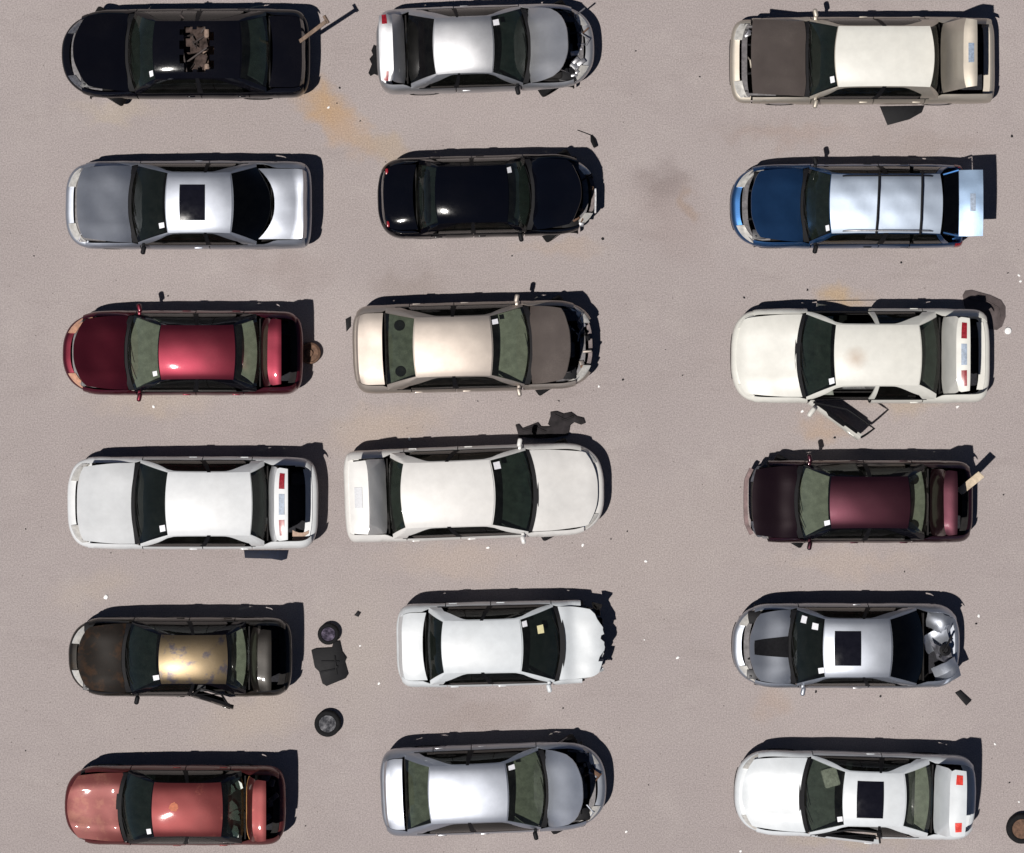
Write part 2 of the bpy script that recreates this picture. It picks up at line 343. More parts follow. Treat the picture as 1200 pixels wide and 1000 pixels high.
# ---------------------------------------------------------------- cars
Z0 = 0.55; NN = 4.0
def build_car(sp):
    ox, oy, k = sp['zoom']; d = sp['dir']; rnd = random.Random(sp['seed'])
    def X(zx, h): return gx(ox + zx / k, h)
    def Y(zy, h): return gy(oy + zy / k, h)
    F, CW, WT, RT, RB, RR = sp['st']
    cx = (X(F, .5) + X(RR, .5)) / 2; cy = (Y(sp['ys'][0], .65) + Y(sp['ys'][1], .65)) / 2
    lx = lambda zx, h: (X(zx, h) - cx) * d
    xf, xcw, xwt, xrt, xrb, xr = lx(F, .5), lx(CW, .98), lx(WT, 1.37), lx(RT, 1.37), lx(RB, 1.03), lx(RR, .5)
    W = abs(Y(sp['ys'][0], .65) - Y(sp['ys'][1], .65)) / 2
    rw = abs(Y(sp['rf'][0], 1.36) - Y(sp['rf'][1], 1.36)) / 2
    L = xf - xr; rz = math.atan2(sp.get('slope', 0.0), d)
    root = thing('parked_car', sp['label'], 'car', (cx, cy, 0), rz, 'wrecked cars parked in rows')
    P = sp['paint']; PH = sp.get('hoodpaint', P); PR = sp.get('roofpaint', P); PT = sp.get('trunkpaint', P)
    BP = black_plastic(); DK = dark_cavity()
    af, pf = sp.get('nose', (0.75, 2.7)); ar, pr = sp.get('tail', (0.42, 3.6))
    wag = sp.get('wagon', False); coupe = sp.get('coupe', False)
    zroof = sp.get('zroof', 1.41); zdeck = sp.get('zdeck', 1.02)
    zcf = pchip([xr, xr+.06, xr+.16, xrb, (xrb+xcw)/2, xcw, xf-.55, xf-.22, xf-.08, xf],
                [.62, .86, zdeck-.05, zdeck+.02, 1.05, .985, .82, .745, .68, .60]) if not wag else \
          pchip([xr, xr+.10, xr+.3, (xrb+xcw)/2, xcw, xf-.55, xf-.22, xf-.08, xf], [.7, .98, 1.04, 1.05, .985, .82, .745, .68, .60])
    def w(x):
        b = W * (1 - .035 * abs(2 * x / L) ** 4)
        if x > xf - af: u = min(.9999, (x - xf + af) / af); b *= (1 - u ** pf) ** (1 / pf)
        if x < xr + ar: u = min(.9999, (xr + ar - x) / ar); b *= (1 - u ** pr) ** (1 / pr)
        return b
    def xof(y): return xf - af + af * (1 - min(.999, abs(y) / (W * .97)) ** pf) ** (1 / pf)
    def xor_(y): return xr + ar - ar * (1 - min(.999, abs(y) / (W * .97)) ** pr) ** (1 / pr)
    def ztop(x, y):
        s = min(.998, abs(y) / max(.01, w(x))); return Z0 + (zcf(x) - Z0) * (1 - s ** NN) ** (1 / NN)
    def sec(x, psi, sd):
        ww = w(x)
        if psi < 0:
            return Vector((x, sd * ww * (1 - .10 * psi * psi), Z0 + psi * (Z0 - .17)))
        th = psi * pi / 2
        return Vector((x, sd * ww * cos(th) ** (2 / NN), Z0 + (zcf(x) - Z0) * sin(th) ** (2 / NN)))
    def psi_z(x, z):
        if z <= Z0: return (z - Z0) / (Z0 - .17)
        r = min(.98, (z - Z0) / (zcf(x) - Z0)); return math.asin(r ** (NN / 2)) / (pi / 2)
    def psi_s(s): return math.acos(s ** (NN / 2)) / (pi / 2)
    wr = .31; xfa = xf - .90 * L / 4.7; xra = xr + 1.0 * L / 4.7
    def zlow(x):
        z = .21
        for xa in (xfa, xra):
            dd = abs(x - xa)
            if dd < .375: z = max(z, .30 + math.sqrt(.375 ** 2 - dd * dd))
        return z
    SB = .92                                   # belt line as a fraction of the half width
    def belt(x, sd): return Vector((x, sd * SB * w(x), ztop(x, SB * w(x))))
    bow = sp.get('bow', .12); bowr = sp.get('bowr', .08)
    xA, xC = xcw - bow, xrb + bowr
    xm, hl = (xwt + xrt) / 2, (xwt - xrt) / 2
    def rwx(x): return rw * (.985 + .02 * abs((x - xm) / hl) ** 3)
    def zrf(x, v): return zroof - .055 * abs((x - xm) / hl) ** 2.2 - .062 * abs(v) ** 2.1 - .02 * abs(v) ** 10
    def rail(s, sd): x = lerp(xwt, xrt, s); return Vector((x, sd * rwx(x), zrf(x, 1)))
    def side(s, t, sd, off=0.0):
        a = belt(lerp(xA, xC, s), sd); b = rail(s, sd); p = a.lerp(b, t)
        p.y += sd * (.028 * sin(pi * t) + off); return p
    def ttop(s): return .93 - (0 if wag else .50 * max(0, min(1, (s - .68) / .22)) ** 2) - .25 * max(0, (.10 - s) / .10) ** 2
    bt = sp.get('bt', .04)
    wbs, rbs = sp.get('wbs', .88), sp.get('rbs', .82)
    def ws(u, v, lift=0.0):
        hb = wbs * w(xA); yb = v * hb; B = Vector((xcw - bow * abs(v) ** 2.2, yb, ztop(xA, hb) + .035 * (1 - v * v) + .005))
        xt = xwt - .01; Tp = Vector((xt + bt * (1 - v * v), v * (rwx(xwt) - .012), zrf(xwt, v * .94) - .012))
        p = B.lerp(Tp, u); p.z += .035 * sin(pi * u) * (1 - .4 * v * v) + lift; p.x += .02 * sin(pi * u); return p
    def rg(u, v, lift=0.0):
        hb = rbs * w(xC); yb = v * hb; B = Vector((xrb + bowr * abs(v) ** 2.4, yb, ztop(xrb, hb) + .02 * (1 - v * v) + .005))
        Tp = Vector((xrt - bt * (1 - v * v), v * (rwx(xrt) - .018), zrf(xrt, v * .94) - .012))
        p = B.lerp(Tp, u); p.z += .03 * sin(pi * u) * (1 - .4 * v * v) + lift; p.x -= .015 * sin(pi * u); return p
    V = lambda n: frange(-1, 1, n)
    # chassis: floor pan, inner walls, firewall, rear bulkhead
    bm = bmesh.new(); xs = frange(xr + .10, xf - .10, 26)
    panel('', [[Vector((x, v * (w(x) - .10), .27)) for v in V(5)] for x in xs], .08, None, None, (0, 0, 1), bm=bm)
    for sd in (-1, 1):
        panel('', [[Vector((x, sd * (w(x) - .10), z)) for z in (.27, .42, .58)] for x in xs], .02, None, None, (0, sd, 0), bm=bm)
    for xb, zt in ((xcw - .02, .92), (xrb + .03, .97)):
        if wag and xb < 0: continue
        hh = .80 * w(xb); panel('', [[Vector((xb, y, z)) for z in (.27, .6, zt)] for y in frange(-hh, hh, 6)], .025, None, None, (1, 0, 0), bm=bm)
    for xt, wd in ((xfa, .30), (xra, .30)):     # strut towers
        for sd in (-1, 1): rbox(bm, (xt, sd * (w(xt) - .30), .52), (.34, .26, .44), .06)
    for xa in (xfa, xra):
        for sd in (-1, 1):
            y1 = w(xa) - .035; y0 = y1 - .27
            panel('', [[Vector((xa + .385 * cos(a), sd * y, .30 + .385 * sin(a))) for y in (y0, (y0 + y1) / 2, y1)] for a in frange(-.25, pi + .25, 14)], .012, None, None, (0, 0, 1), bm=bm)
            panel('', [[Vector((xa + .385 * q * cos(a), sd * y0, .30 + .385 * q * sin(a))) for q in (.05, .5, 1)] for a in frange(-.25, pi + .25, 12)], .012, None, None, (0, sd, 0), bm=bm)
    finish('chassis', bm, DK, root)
    # bumpers
    def bumper(name, front, m, t0=-1, t1=1, drop=0.0, push=0.0):
        a, p, x0 = (af, pf, xf) if front else (ar, pr, xr)
        u0 = max(0.02, 1 - .46 / a); ph0 = math.asin(u0 ** (p / 2)); sg = 1 if front else -1
        prof = [(.09, .19), (.04, .25), (.01, .34), (0, .43), (.0, .50), (.012, .56), (.04, .595), (.09, .612), (.16, .625)]
        def ol(t):
            sd = 1 if t >= 0 else -1; ph = lerp(pi / 2, ph0, abs(t)); u = sin(ph) ** (2 / p)
            x = x0 - sg * a * (1 - u); return Vector((x, sd * W * .968 * max(0, cos(ph)) ** (2 / p), 0))
        g = []
        for t in frange(t0, t1, 34):
            q = ol(t); e = .012; tg = ol(min(1, t + e)) - ol(max(-1, t - e)); nn = Vector((tg.y, -tg.x, 0)).normalized()
            if nn.x * sg < -1e-6 or (abs(nn.x) < 1e-3 and nn.y * q.y < 0): nn = -nn
            if nn.dot(Vector((sg * .3, q.y, 0))) < 0: nn = -nn
            g.append([q - nn * (ins + push) + Vector((0, 0, z - drop)) for ins, z in prof])
        return panel(name, g, .012, m, root, (sg, 0, .3), jitter=.003, seed=sp['seed'] + 5)
    PB = sp.get('bumperpaint', P)
    fb = sp.get('fbump', 'full')
    if fb == 'full': B = bumper('front_bumper', True, PB)
    elif fb == 'ends':
        B = bumper('front_bumper', True, PB, .42, 1.0); bumper('front_bumper', True, PB, -1.0, -.5)
    if fb in ('ends', 'missing', 'beam'):
        bm = bmesh.new(); ext = .05 if fb == 'beam' else -.07
        rb = [[Vector((xof(y) + ext - .02 * (1 if abs(y) > .45 else 0), y, z)) for z in (.40, .45, .50, .53)] for y in frange(-.62, .62, 14)]
        panel('', rb, .07, None, None, (1, 0, 0), bm=bm); finish('bumper_beam', bm, sp.get('beam', plain('bumper_beam_steel', (.12, .10, .10), .5, .6, .5, 9, .5, .3)), root)
    if fb == 'full':
        g = [[Vector((xof(y) + .004 - .004 * i, y, z)) for i, z in enumerate((.30, .36, .42))] for y in frange(-.42, .42, 10)]
        panel('grille', g, .01, BP, root, (1, 0, 0))
        zn = .50; g = [[Vector((xof(y) + .006, y, z)) for z in (.45, .56)] for y in (-.16, 0, .16)]
    if sp.get('rbump', 'full') == 'full': bumper('rear_bumper', False, PB)
    # fenders and rear quarters
    GAP = .008
    def flank(name, x0, x1, sfun, m, n=22, rows=13, sd=1):
        g = []
        for x in frange(x0, x1, n):
            a, b = psi_z(x, zlow(x)), psi_s(sfun(x)); g.append([sec(x, lerp(a, b, i / (rows - 1)), sd) for i in range(rows)])
        return panel(name, g, .010, m, root, (0, sd, .35), jitter=.0035, seed=rnd.randint(0, 999))
    xd0 = xA - .03; sB = .60 if coupe else .50; xB = lerp(xA, xC, sB)
    xD1 = xB if coupe else max(lerp(xA, xC, .90), xra + .12)
    hs = sp.get('hoodw', .87); ts = sp.get('trunkw', .82)
    fm = sp.get('fendermiss', '')
    for sd in (-1, 1):
        flank('fender', xd0 + GAP, xf - .40, lambda x: hs + .008 + (SB - hs) * max(0, min(1, (xcw - x) / (xcw - xd0 + .01))), sp.get('fenderpaint', P), sd=sd)
        x0 = xr + (.10 if not wag else .04)
        flank('rear_quarter_panel', x0, xD1 - GAP, lambda x: lerp(ts + .008, SB, max(0, min(1, (x - xrb + .05) / .18))) if not wag else SB, P, sd=sd)
    # doors
    doors = sp.get('doors', {})
    def door(code, xa, xb, sd):
        st = doors.get(code)
        if st == 'missing': return None
        piv = sec(xa, psi_z(xa, .6), sd); xfm = None
        if isinstance(st, (int, float)):
            R3 = Matrix.Rotation(radians(st) * (-1 if sd > 0 else 1) * -1 * -1, 4, 'Z')
            # hinge at the front edge: rear edge swings outwards
            R3 = Matrix.Rotation(-sd * radians(st), 4, 'Z')
            def xfm(p): return piv + (R3 @ (p - piv))
        op = xfm is not None
        g = []
        for x in frange(xa - GAP, xb + GAP, 12):
            a, b = psi_z(x, zlow(x)), psi_s(SB); g.append([sec(x, lerp(a, b, i / 9), sd) for i in range(10)])
        o = panel('door', g, .055 if op else .014, P, root, (0, sd, .3), xf=xfm, jitter=.003, seed=rnd.randint(0, 999))
        xh = lerp(xa, xb, .84); c = sec(xh, psi_z(xh, .80), sd); bm = bmesh.new()
        rbox(bm, (0, 0, 0), (.15, .03, .03), .01); M = Matrix.Translation((xfm(c) if op else c) + Vector((0, -sd * .004, 0))) @ (R3 if op else Matrix.Identity(4))
        bmesh.ops.transform(bm, matrix=M, verts=bm.verts[:]); finish('handle', bm, sp.get('handle', P), o)
        if op:                                  # inner trim and the window frame stand on the door
            g2 = [[p - Vector((0, sd * .058, 0)) for p in r[3:]] for r in g[1:-1]]
            panel('door_trim', g2, .05, sp.get('trim', BP), o, (0, -sd, .2), xf=xfm)
            s0, s1 = (.04, sB - .01) if code[0] == 'F' else (sB + .02, .88)
            if sp.get('doorframe', True):
                fr = [side(s0, .02, sd)] + [side(lerp(s0, s1, q), .95, sd) for q in (.12, .35, .6, .85, 1)] + [side(s1 + .005, .45, sd), side(s1 + .01, .0, sd)]
                bm = bmesh.new(); tube(bm, [xfm(p) for p in fr], .02, 6); finish('window_frame', bm, BP, o)
        return o
    for sd, c in ((1, 'L'), (-1, 'R')):
        door('F' + c, xd0, xB, sd)
        if not coupe: door('R' + c, xB, xD1, sd)
    # sills
    for sd in (-1, 1):
        g = [[Vector((x, sd * (w(x) * (1 - dy)), z)) for dy, z in ((.10, .165), (.075, .18), (.085, .22))] for x in frange(xra + .40, xfa - .40, 8)]
        panel('sill', g, .02, BP, root, (0, sd, 0))
    # greenhouse frame
    bm = bmesh.new(); T7 = frange(0, 1, 7)
    for sd in (-1, 1):
        panel('', [[ws(t, sd * .985), side(0, t, sd), side(.035, t, sd)] for t in T7], .02, None, None, (.4, sd, .5), bm=bm)
        c0 = sp.get('cpil', .90)
        if not wag:
            panel('', [[rg(t, sd * .985).lerp(side(1, t, sd), q) for q in (0, .5, 1)] + [side(lerp(1, c0 + .03 * t, q), t, sd) for q in (.33, .66, 1)] for t in T7], .02, None, None, (-.4, sd, .5), bm=bm)
        else:
            panel('', [[side(s, t, sd) for s in (.96, .98, 1)] for t in T7], .02, None, None, (0, sd, .5), bm=bm)
        panel('', [[side(s, lerp(ttop(s), 1, q), sd) for q in (0, .33, .66, 1)] for s in frange(0, 1, 22)], .02, None, None, (0, sd, .6), bm=bm)
    panel('', [[ws(u, v) for v in V(13)] for u in (.955, 1.0)], .015, None, None, (.5, 0, 1), bm=bm)
    if not wag: panel('', [[rg(u, v) for v in V(13)] for u in (.955, 1.0)], .015, None, None, (-.5, 0, 1), bm=bm)
    finish('cabin_frame', bm, sp.get('frameshade', P), root)  # black set per car paints the pillars' shade into the frame colour
    for sd in (-1, 1):
        g = [[side(s, t, sd, .002) for s in (sB - .022, sB + .022)] for t in T7]
        panel('door_pillar', g, .03, P if sp.get('bodypillar') else BP, root, (0, sd, .5))
        # black weather strip along the belt
        g = [[side(s, t, sd, .006) for t in (-.015, .045)] for s in frange(.02, .93, 12)]
        panel('window_trim', g, .012, sp.get('trimmat', BP), root, (0, sd, .4))
    # roof
    hole = sp.get('sunroof'); rh = sp.get('roofhole')
    us = frange(0, 1, 21); vs = V(21)
    def inh(i, j, h): return h and h[0] <= i < h[1] and h[2] <= j < h[3]
    rg_ = [[Vector((lerp(xwt, xrt, u) + bt * (1 - v * v) * ((1 - u) ** 3 - u ** 3), v * rwx(lerp(xwt, xrt, u)), zrf(lerp(xwt, xrt, u), v))) for v in vs] for u in us]
    panel('roof', rg_, .022, PR, root, (0, 0, 1), mask=lambda i, j: not (inh(i, j, hole) or (inh(i, j, rh) and not (i in (rh[0], rh[1] - 1) and (j * 7 + i * 3) % 5 in (0, 3)) and not (j in (rh[2], rh[3] - 1) and i % 3 == 0))), jitter=sp.get('dent', .0010), seed=sp['seed'])
    if hole:
        i0, i1, j0, j1 = hole
        g = [[rg_[i][j] - Vector((0, 0, .004)) for j in range(j0, j1 + 1)] for i in range(i0, i1 + 1)]
        c = sum((p for r in g for p in r), Vector()) / (len(g) * len(g[0]))
        g = [[Vector((c.x + (p.x - c.x) * .965, c.y + (p.y - c.y) * .975, p.z)) for p in r] for r in g]
        panel('sunroof', g, .012, plain('sunroof_glass', (.006, .006, .010), .05, 0, .2, 5, .25), root, (0, 0, 1))
    # panes
    GW = sp.get('glass', glass('window_glass', (.46, .505, .485)))
    GS = sp.get('glassside', glass('side_glass', (.24, .28, .28)))
    GR = sp.get('glassrear', GW)
    if not sp.get('nowind'):
        wso = panel('windshield', [[ws(lerp(.015, .955, u / 9), v * .985, .004) for v in V(17)] for u in range(10)], .005, GW, root, (.5, 0, 1))
        stk = [(.85 + rnd.uniform(-.03, .03), .78 + rnd.uniform(-.06, .05), .06 + rnd.uniform(0, .025), .075 + rnd.uniform(0, .03))] if sp.get('sticker', True) else []
        for q in stk + sp.get('stickers', []):
            u, v, du, dv = q; g = [[ws(a, b, .010) for b in (v - dv, v, v + dv)] for a in (u - du, u, u + du)]
            panel('sticker', g, .001, sticker_m(), wso, (.5, 0, 1))
        for yy in (.28, -.30):
            bm = bmesh.new(); q = [ws(.02 + .02 * i, lerp(yy, yy + .62, i / 5) if yy < 0 else lerp(yy, yy + .5, i / 5), .016) for i in range(6)]
            tube(bm, q, .007, 5); finish('wiper', bm, BP, root)
    if not wag and not sp.get('norear'):
        panel('rear_window', [[rg(lerp(.02, .955, u / 8), v * .975, .004) for v in V(15)] for u in range(9)], .005, GR, root, (-.5, 0, 1))
    for sd, c in ((1, 'L'), (-1, 'R')):
        wins = [('F', .04, sB - .024), ('R', sB + .024, .885 if not wag else .72)] + ([('Q', .75, .955)] if wag else [])
        for code, s0, s1 in wins:
            if (code + c) in doors or (code + c) in sp.get('nowin', ()): continue
            s1f = lambda t: s1 - (.05 * (1 - t) ** 2 if (code == 'R' and not wag) else 0)
            g = [[side(lerp(s0, s1f(tt), q), lerp(.05, ttop(lerp(s0, s1f(tt), q)) + .008, tt), sd, .003) for q in frange(0, 1, 11)] for tt in frange(0, 1, 6)]
            panel('side_window', g, .005, GS, root, (0, sd, .4))
    # cowl
    g = [[Vector((xcw + lerp(.10, .0, q) - bow * abs(v) ** 2.2, v * hs * w(xA), ztop(xA, v * hs * w(xA)) - .015)) for v in V(11)] for q in (0, .5, 1)]
    panel('cowl', g, .02, BP, root, (0, 0, 1))
    # hood
    ha = sp.get('hood', 0.0)
    if ha is not None:
        piv = Vector((xcw + .03, 0, zcf(xcw) - .02)); R = Matrix.Rotation(-radians(ha), 3, 'Y')
        fcut = sp.get('hoodcut', .19 if ha < 15 else .26); rag = sp.get('ragged', 0.0); rk = [0, 0, .1, 1.0, .9, .15, 0, .25, .2, .8, .7, .1, .3, .05, .9, 1.0, 1.3]; rr = [rk[q] if q < 17 else 0 for q in range(40)]
        g = []
        for u in frange(0, 1, 17):
            row = []
            for j, v in enumerate(V(17)):
                y0 = v * hs * .96 * W; xb = xcw + .075 - bow * abs(v) ** 2.2
                xfr = xof(y0 * .94) - fcut - sp.get('hoodcorner', .0) * abs(v) ** 4 - rag * abs(rr[j]) ** 1.5
                x = lerp(xb, xfr, u); y = v * min(hs * w(x) - .004, hs * W * (1 - .10 * u ** 2) if sp.get('hoodtaper', True) else 9)
                z = ztop(x, y) + .004 + .016 * math.exp(-((abs(v) - .62) / .16) ** 2) * sp.get('crease', 1.0) * (1 - .3 * u)
                if sp.get('buckle'): z += sp['buckle'] * sin(u * 5 + v * 2) * (1 - abs(v) * .5)
                row.append(Vector((x, y, z)))
            g.append(row)
        ho = panel('hood', g, .016, PH, root, (0, 0, 1), xf=lambda p: piv + R @ (p - piv), jitter=.003, seed=sp['seed'] + 1)
        if sp.get('hoodstripe'):
            g2 = [[g[i][j] + Vector((0, 0, .010)) for j in range(6, 11)] for i in range(0, 15)]
            g2 = [[Vector((p.x, p.y * lerp(1.15, .85, i / 14), p.z)) for p in r] for i, r in enumerate(g2)]
            panel('hood_stripe', g2, .014, BP, ho, (0, 0, 1), xf=lambda p: piv + R @ (p - piv))
        if ha > 5:                              # prop rod
            bm = bmesh.new(); e = piv + R @ (g[13][2] - piv) - Vector((0, 0, .02)); tube(bm, [(xf - .45, g[13][2].y * 1.05, .62), e], .008, 6); finish('prop_rod', bm, alloy(), ho)
    # engine bay, seen under the raised hoods
    if ha is None or ha > 3 or sp.get('bay'):
        xe = (xcw + xf) / 2 - .08
        bm = bmesh.new(); rbox(bm, (xe, .05, .50), (.50, .62, .36), .05); rbox(bm, (xe + .2, -.1, .52), (.2, .3, .28), .04); finish('engine_block', bm, plain('engine_iron', (.05, .046, .044), .6, .5, .6, 12, .5, .3), root)
        bm = bmesh.new(); rbox(bm, (xe - .02, .08, .70), (.22, .52, .07), .025)
        for i in range(4): rbox(bm, (xe - .02, -.12 + .13 * i, .742), (.10, .05, .03), .01)
        finish('valve_cover', bm, plain('cast_cover', (.16, .16, .165), .45, .7, .5, 10), root)
        bm = bmesh.new(); rbox(bm, (xe + .22, .52, .60), (.24, .18, .19), .012); rbox(bm, (xe + .28, .56, .705), (.04, .04, .03), .006); finish('battery', bm, plain('battery_case', (.03, .03, .035), .5, 0, .3, 20), root)
        bm = bmesh.new(); rbox(bm, (xe + .15, -.52, .60), (.34, .24, .2), .04); tube(bm, [(xe + .1, -.45, .68), (xe + .02, -.30, .74), (xe - .02, -.15, .73)], .045, 10); finish('air_box', bm, BP, root)
        bm = bmesh.new(); panel('', [[Vector((xof(y * .9) - .24, y, z)) for z in (.28, .5, .66)] for y in frange(-.58, .58, 8)], .05, None, None, (1, 0, 0), bm=bm); finish('radiator', bm, plain('radiator_core', (.035, .035, .037), .6, .4, .5, 60, .4, .4), root)
        sm = sp.get('support', plain('core_support', (.10, .095, .10), .5, .3, .6, 9, .5, .2))
        bm = bmesh.new(); panel('', [[Vector((xof(y * .9) - ins, y, .675 - .05 * abs(y) ** 2)) for ins in (.30, .25, .20)] for y in frange(-.68, .68, 16)], .025, None, None, (0, 0, 1), bm=bm)
        for sd in (-1, 1): tube(bm, [(xof(.62) - .22, sd * .62, .63), (xfa + .1, sd * (W - .16), .67)], .03, 6)
        finish('radiator_support', bm, sm, root)
        bm = bmesh.new(); tube(bm, [(xof(0) - .26, .25, .64), (xe + .25, .22, .70), (xe + .12, .1, .72)], .022, 8); finish('radiator_hose', bm, rubber(), root); bm = bmesh.new(); tube(bm, [(xof(0) - .26, -.3, .62), (xe + .28, -.28, .60), (xe + .15, -.2, .58)], .02, 8); finish('radiator_hose', bm, rubber(), root)
    for q in range(sp.get('clutter', 0)):       # brackets, broken housings and pipes left in the nose
        y = rnd.uniform(-.66, .66); x = xof(y * .9) - rnd.uniform(.13, .36); bm = bmesh.new(); z = rnd.uniform(.63, .71)
        Mr = Matrix.Rotation(rnd.uniform(0, 3.1), 4, 'Z') @ Matrix.Rotation(rnd.uniform(-.4, .4), 4, 'X')
        if q % 3 == 2: tube(bm, [(x, y, z - .06), (x + rnd.uniform(-.1, .1), y + .1, z + .02), (x + rnd.uniform(-.14, .14), y + .24, z - .02)], .016, 6)
        else: rbox(bm, (x, y, z), (rnd.uniform(.06, .20), rnd.uniform(.04, .09), rnd.uniform(.04, .08)), .012, Mr)
        finish('bracket', bm, rnd.choice([alloy(), plain('bare_metal', (.16, .16, .18), .5, .7, .6, 6), BP, P, rusty()]), root)
    # headlights, tail lights
    hm = sp.get('lamp', lamp_clear()); miss = sp.get('nolamp', '')
    for sd, c in ((1, 'L'), (-1, 'R')):
        if c in miss: continue
        y0, y1 = sp.get('lampy', (.48, .86))
        g = [[Vector((xof(lerp(y0, y1, q) * W) - lerp(.055, .20, r) - .02 * q, sd * lerp(y0, y1, q) * W * (1 - .02 * r), .618 + .075 * r ** .7 - .03 * q * q)) for r in frange(0, 1, 5)] for q in frange(0, 1, 9)]
        h = panel('headlight', g, .05, hm, root, (.5, 0, 1))
        if sp.get('amber'):
            q0 = [[r_[i] + Vector((.004, 0, .006)) for i in range(0, 4)] for r_ in g[6:]]
            panel('turn_signal', q0, .01, lamp_amber(), h, (.5, 0, 1))
    tl = sp.get('tlamp', 'quarter')
    if tl in ('quarter', 'both') or wag:
        for sd in (-1, 1):
            a0, a1 = (xr + .085, xr + .24) if not wag else (xr + .05, xr + .2)
            g = []
            for x in frange(a0, a1, 7):
                p0, p1 = psi_z(x, .64), psi_s(.90 if not wag else .93)
                g.append([sec(x, lerp(p0, p1, q), sd) + Vector((-.004, sd * .006, .004)) for q in frange(0, 1, 7)])
            panel('tail_light', g, .012, lamp_red(), root, (-.5, sd, .3))
    # trunk lid
    ta = sp.get('trunk', 0.0)
    if not wag and ta is not None:
        piv = Vector((xrb - .03, 0, zcf(xrb) - .02)); R = Matrix.Rotation(radians(ta), 3, 'Y')
        xfm = lambda p: piv + R @ (p - piv)
        path_n = 10; g = []
        fz = sp.get('lidface', .62 if ta < 5 else .72)
        for i in range(path_n + 8):
            row = []
            for v in V(15):
                yv = v * ts * W * .97; xe = xor_(yv * .9) + .12; xs_ = xrb - .045 + bowr * abs(v) ** 2.4
                if i <= path_n:
                    q = i / path_n; x = lerp(xs_, xe, q); y = v * min(ts * w(x) - .006, ts * W * .97); z = ztop(max(x, xr + .17), min(abs(y), .84 * w(max(x, xr + .17)))) + .004
                    if q > .9: z -= .01 * ((q - .9) / .1) ** 2
                    if sp.get('spoiler'): z += .05 * max(0, (q - .78) / .22) ** 1.5
                else:
                    q = (i - path_n) / 7; x = xe - .035 * sin(q * pi * .6) - .02 * q; y = v * (ts * W * .95) * (1 - .04 * q)
                    zt = ztop(max(xe, xr + .17), min(abs(y), .84 * w(max(xe, xr + .17)))); z = lerp(zt - .012 + (.05 if sp.get('spoiler') else 0), fz, q ** .9)
                row.append(Vector((x, y, z)))
            g.append(row)
        lid = panel('trunk_lid', g, .018, PT, root, (-.4, 0, 1), xf=xfm, jitter=.0025, seed=sp['seed'] + 2)
        if tl in ('lid', 'both'):
            c0, c1 = sp.get('lidlamp', (1, 5))
            for cols in (range(c0, c1 + 1), range(14 - c1, 15 - c0)):
                gg = [[g[i][j] + Vector((-.010, 0, .002)) for j in cols] for i in range(path_n + 2, path_n + 6)]
                panel('tail_light', gg, .012, sp.get('lidlampmat', lamp_red()), lid, (-1, 0, .2), xf=xfm)
        if sp.get('plate'):
            gg = [[g[i][j] + Vector((-.012, 0, .002)) for j in (range(5, 10) if sp.get('wideplate', 1) else range(6, 9))] for i in range(path_n + 2, path_n + 6)]
            panel('plate_recess', gg, .012, sp['plate'], lid, (-1, 0, .2), xf=xfm)
        if sp.get('lidedge'):
            gg = [[g[i][j] + Vector((0, 0, .004)) for j in range(15)] for i in (0, 1)]
            panel('lid_edge', gg, .008, sp['lidedge'], lid, (0, 0, 1), xf=xfm)
    if (ta is None or ta > 5) and not wag:      # things in the boot
        bm = bmesh.new(); rbox(bm, (xr + .42, .1, .40), (.42, .9, .2), .06); rbox(bm, (xr + .35, -.45, .46), (.3, .25, .25), .05)
        finish('boot_lining', bm, plain('boot_carpet', (.02, .02, .024), .9, 0, .5, 30, .2, .3), root)
        g = [[Vector((xor_(y) + ins, y, .64)) for ins in (.10, .15, .22)] for y in frange(-.62, .62, 9)]
        panel('rear_sill', g, .03, sp.get('sillmat', P), root, (0, 0, 1))
    # mirrors
    for c, mm in sp.get('mirrors', {}).items():
        sd = 1 if c[0] == 'L' else -1; xq = xA - .10; yb = SB * w(xq); bm = bmesh.new()
        rbox(bm, (xq, sd * (yb + .10), .97), (.085, .16, .11), .035, Matrix.Rotation(-sd * .22, 4, 'Z'), 3)
        rbox(bm, (xq + .0, sd * (yb + .02), .95), (.06, .10, .05), .015); finish('mirror', bm, mm, root)
    if 'doormirror' in sp:
        sd = 1; a = radians(doors['FL']); c = sec(xd0, psi_z(xd0, .6), 1); q = c + Matrix.Rotation(-a, 3, 'Z') @ Vector((-.14, .10, .38)); bm = bmesh.new()
        rbox(bm, q, (.09, .2, .12), .04, Matrix.Rotation(-a, 4, 'Z'), 3); finish('mirror', bm, sp['doormirror'], root)
    # wheels
    rimm = sp.get('rim', alloy()); stv = sp.get('steer', 0.0)
    for xa, fr in ((xfa, True), (xra, False)):
        for sd in (1, -1):
            add_wheel(root, (xa, sd * (w(xa) - .125), wr), sd, radians(stv) if fr else 0.0, wr, sp.get('spokes', 5), rimm)
    # interior
    dm = sp.get('dash', plain('dash_dark', (.05, .055, .055), .7, 0, .3, 20)); sm = sp.get('seat', plain('seat_dark', (.05, .05, .052), .85, 0, .35, 25, .3, .2))
    g = [[Vector((xcw - .04 - q * .52 - bow * abs(v) ** 2.2 * (1 - .5 * q), v * (wbs * w(xA) - .05), ztop(xA, wbs * w(xA)) - .02 + .03 * sin(q * 2.6) - .03 * v * v)) for v in V(13)] for q in frange(0, 1, 6)]
    panel('dashboard', g, .10, dm, root, (0, 0, 1), jitter=.008, seed=sp['seed'] + 9)
    bm = bmesh.new(); cs = Vector((xA - .62, .36, .83)); Mx = Matrix.Rotation(radians(-62), 3, 'Y')
    rings = [cs + Mx @ Vector((.18 * cos(a), .18 * sin(a), 0)) for a in frange(0, 2 * pi, 21)]
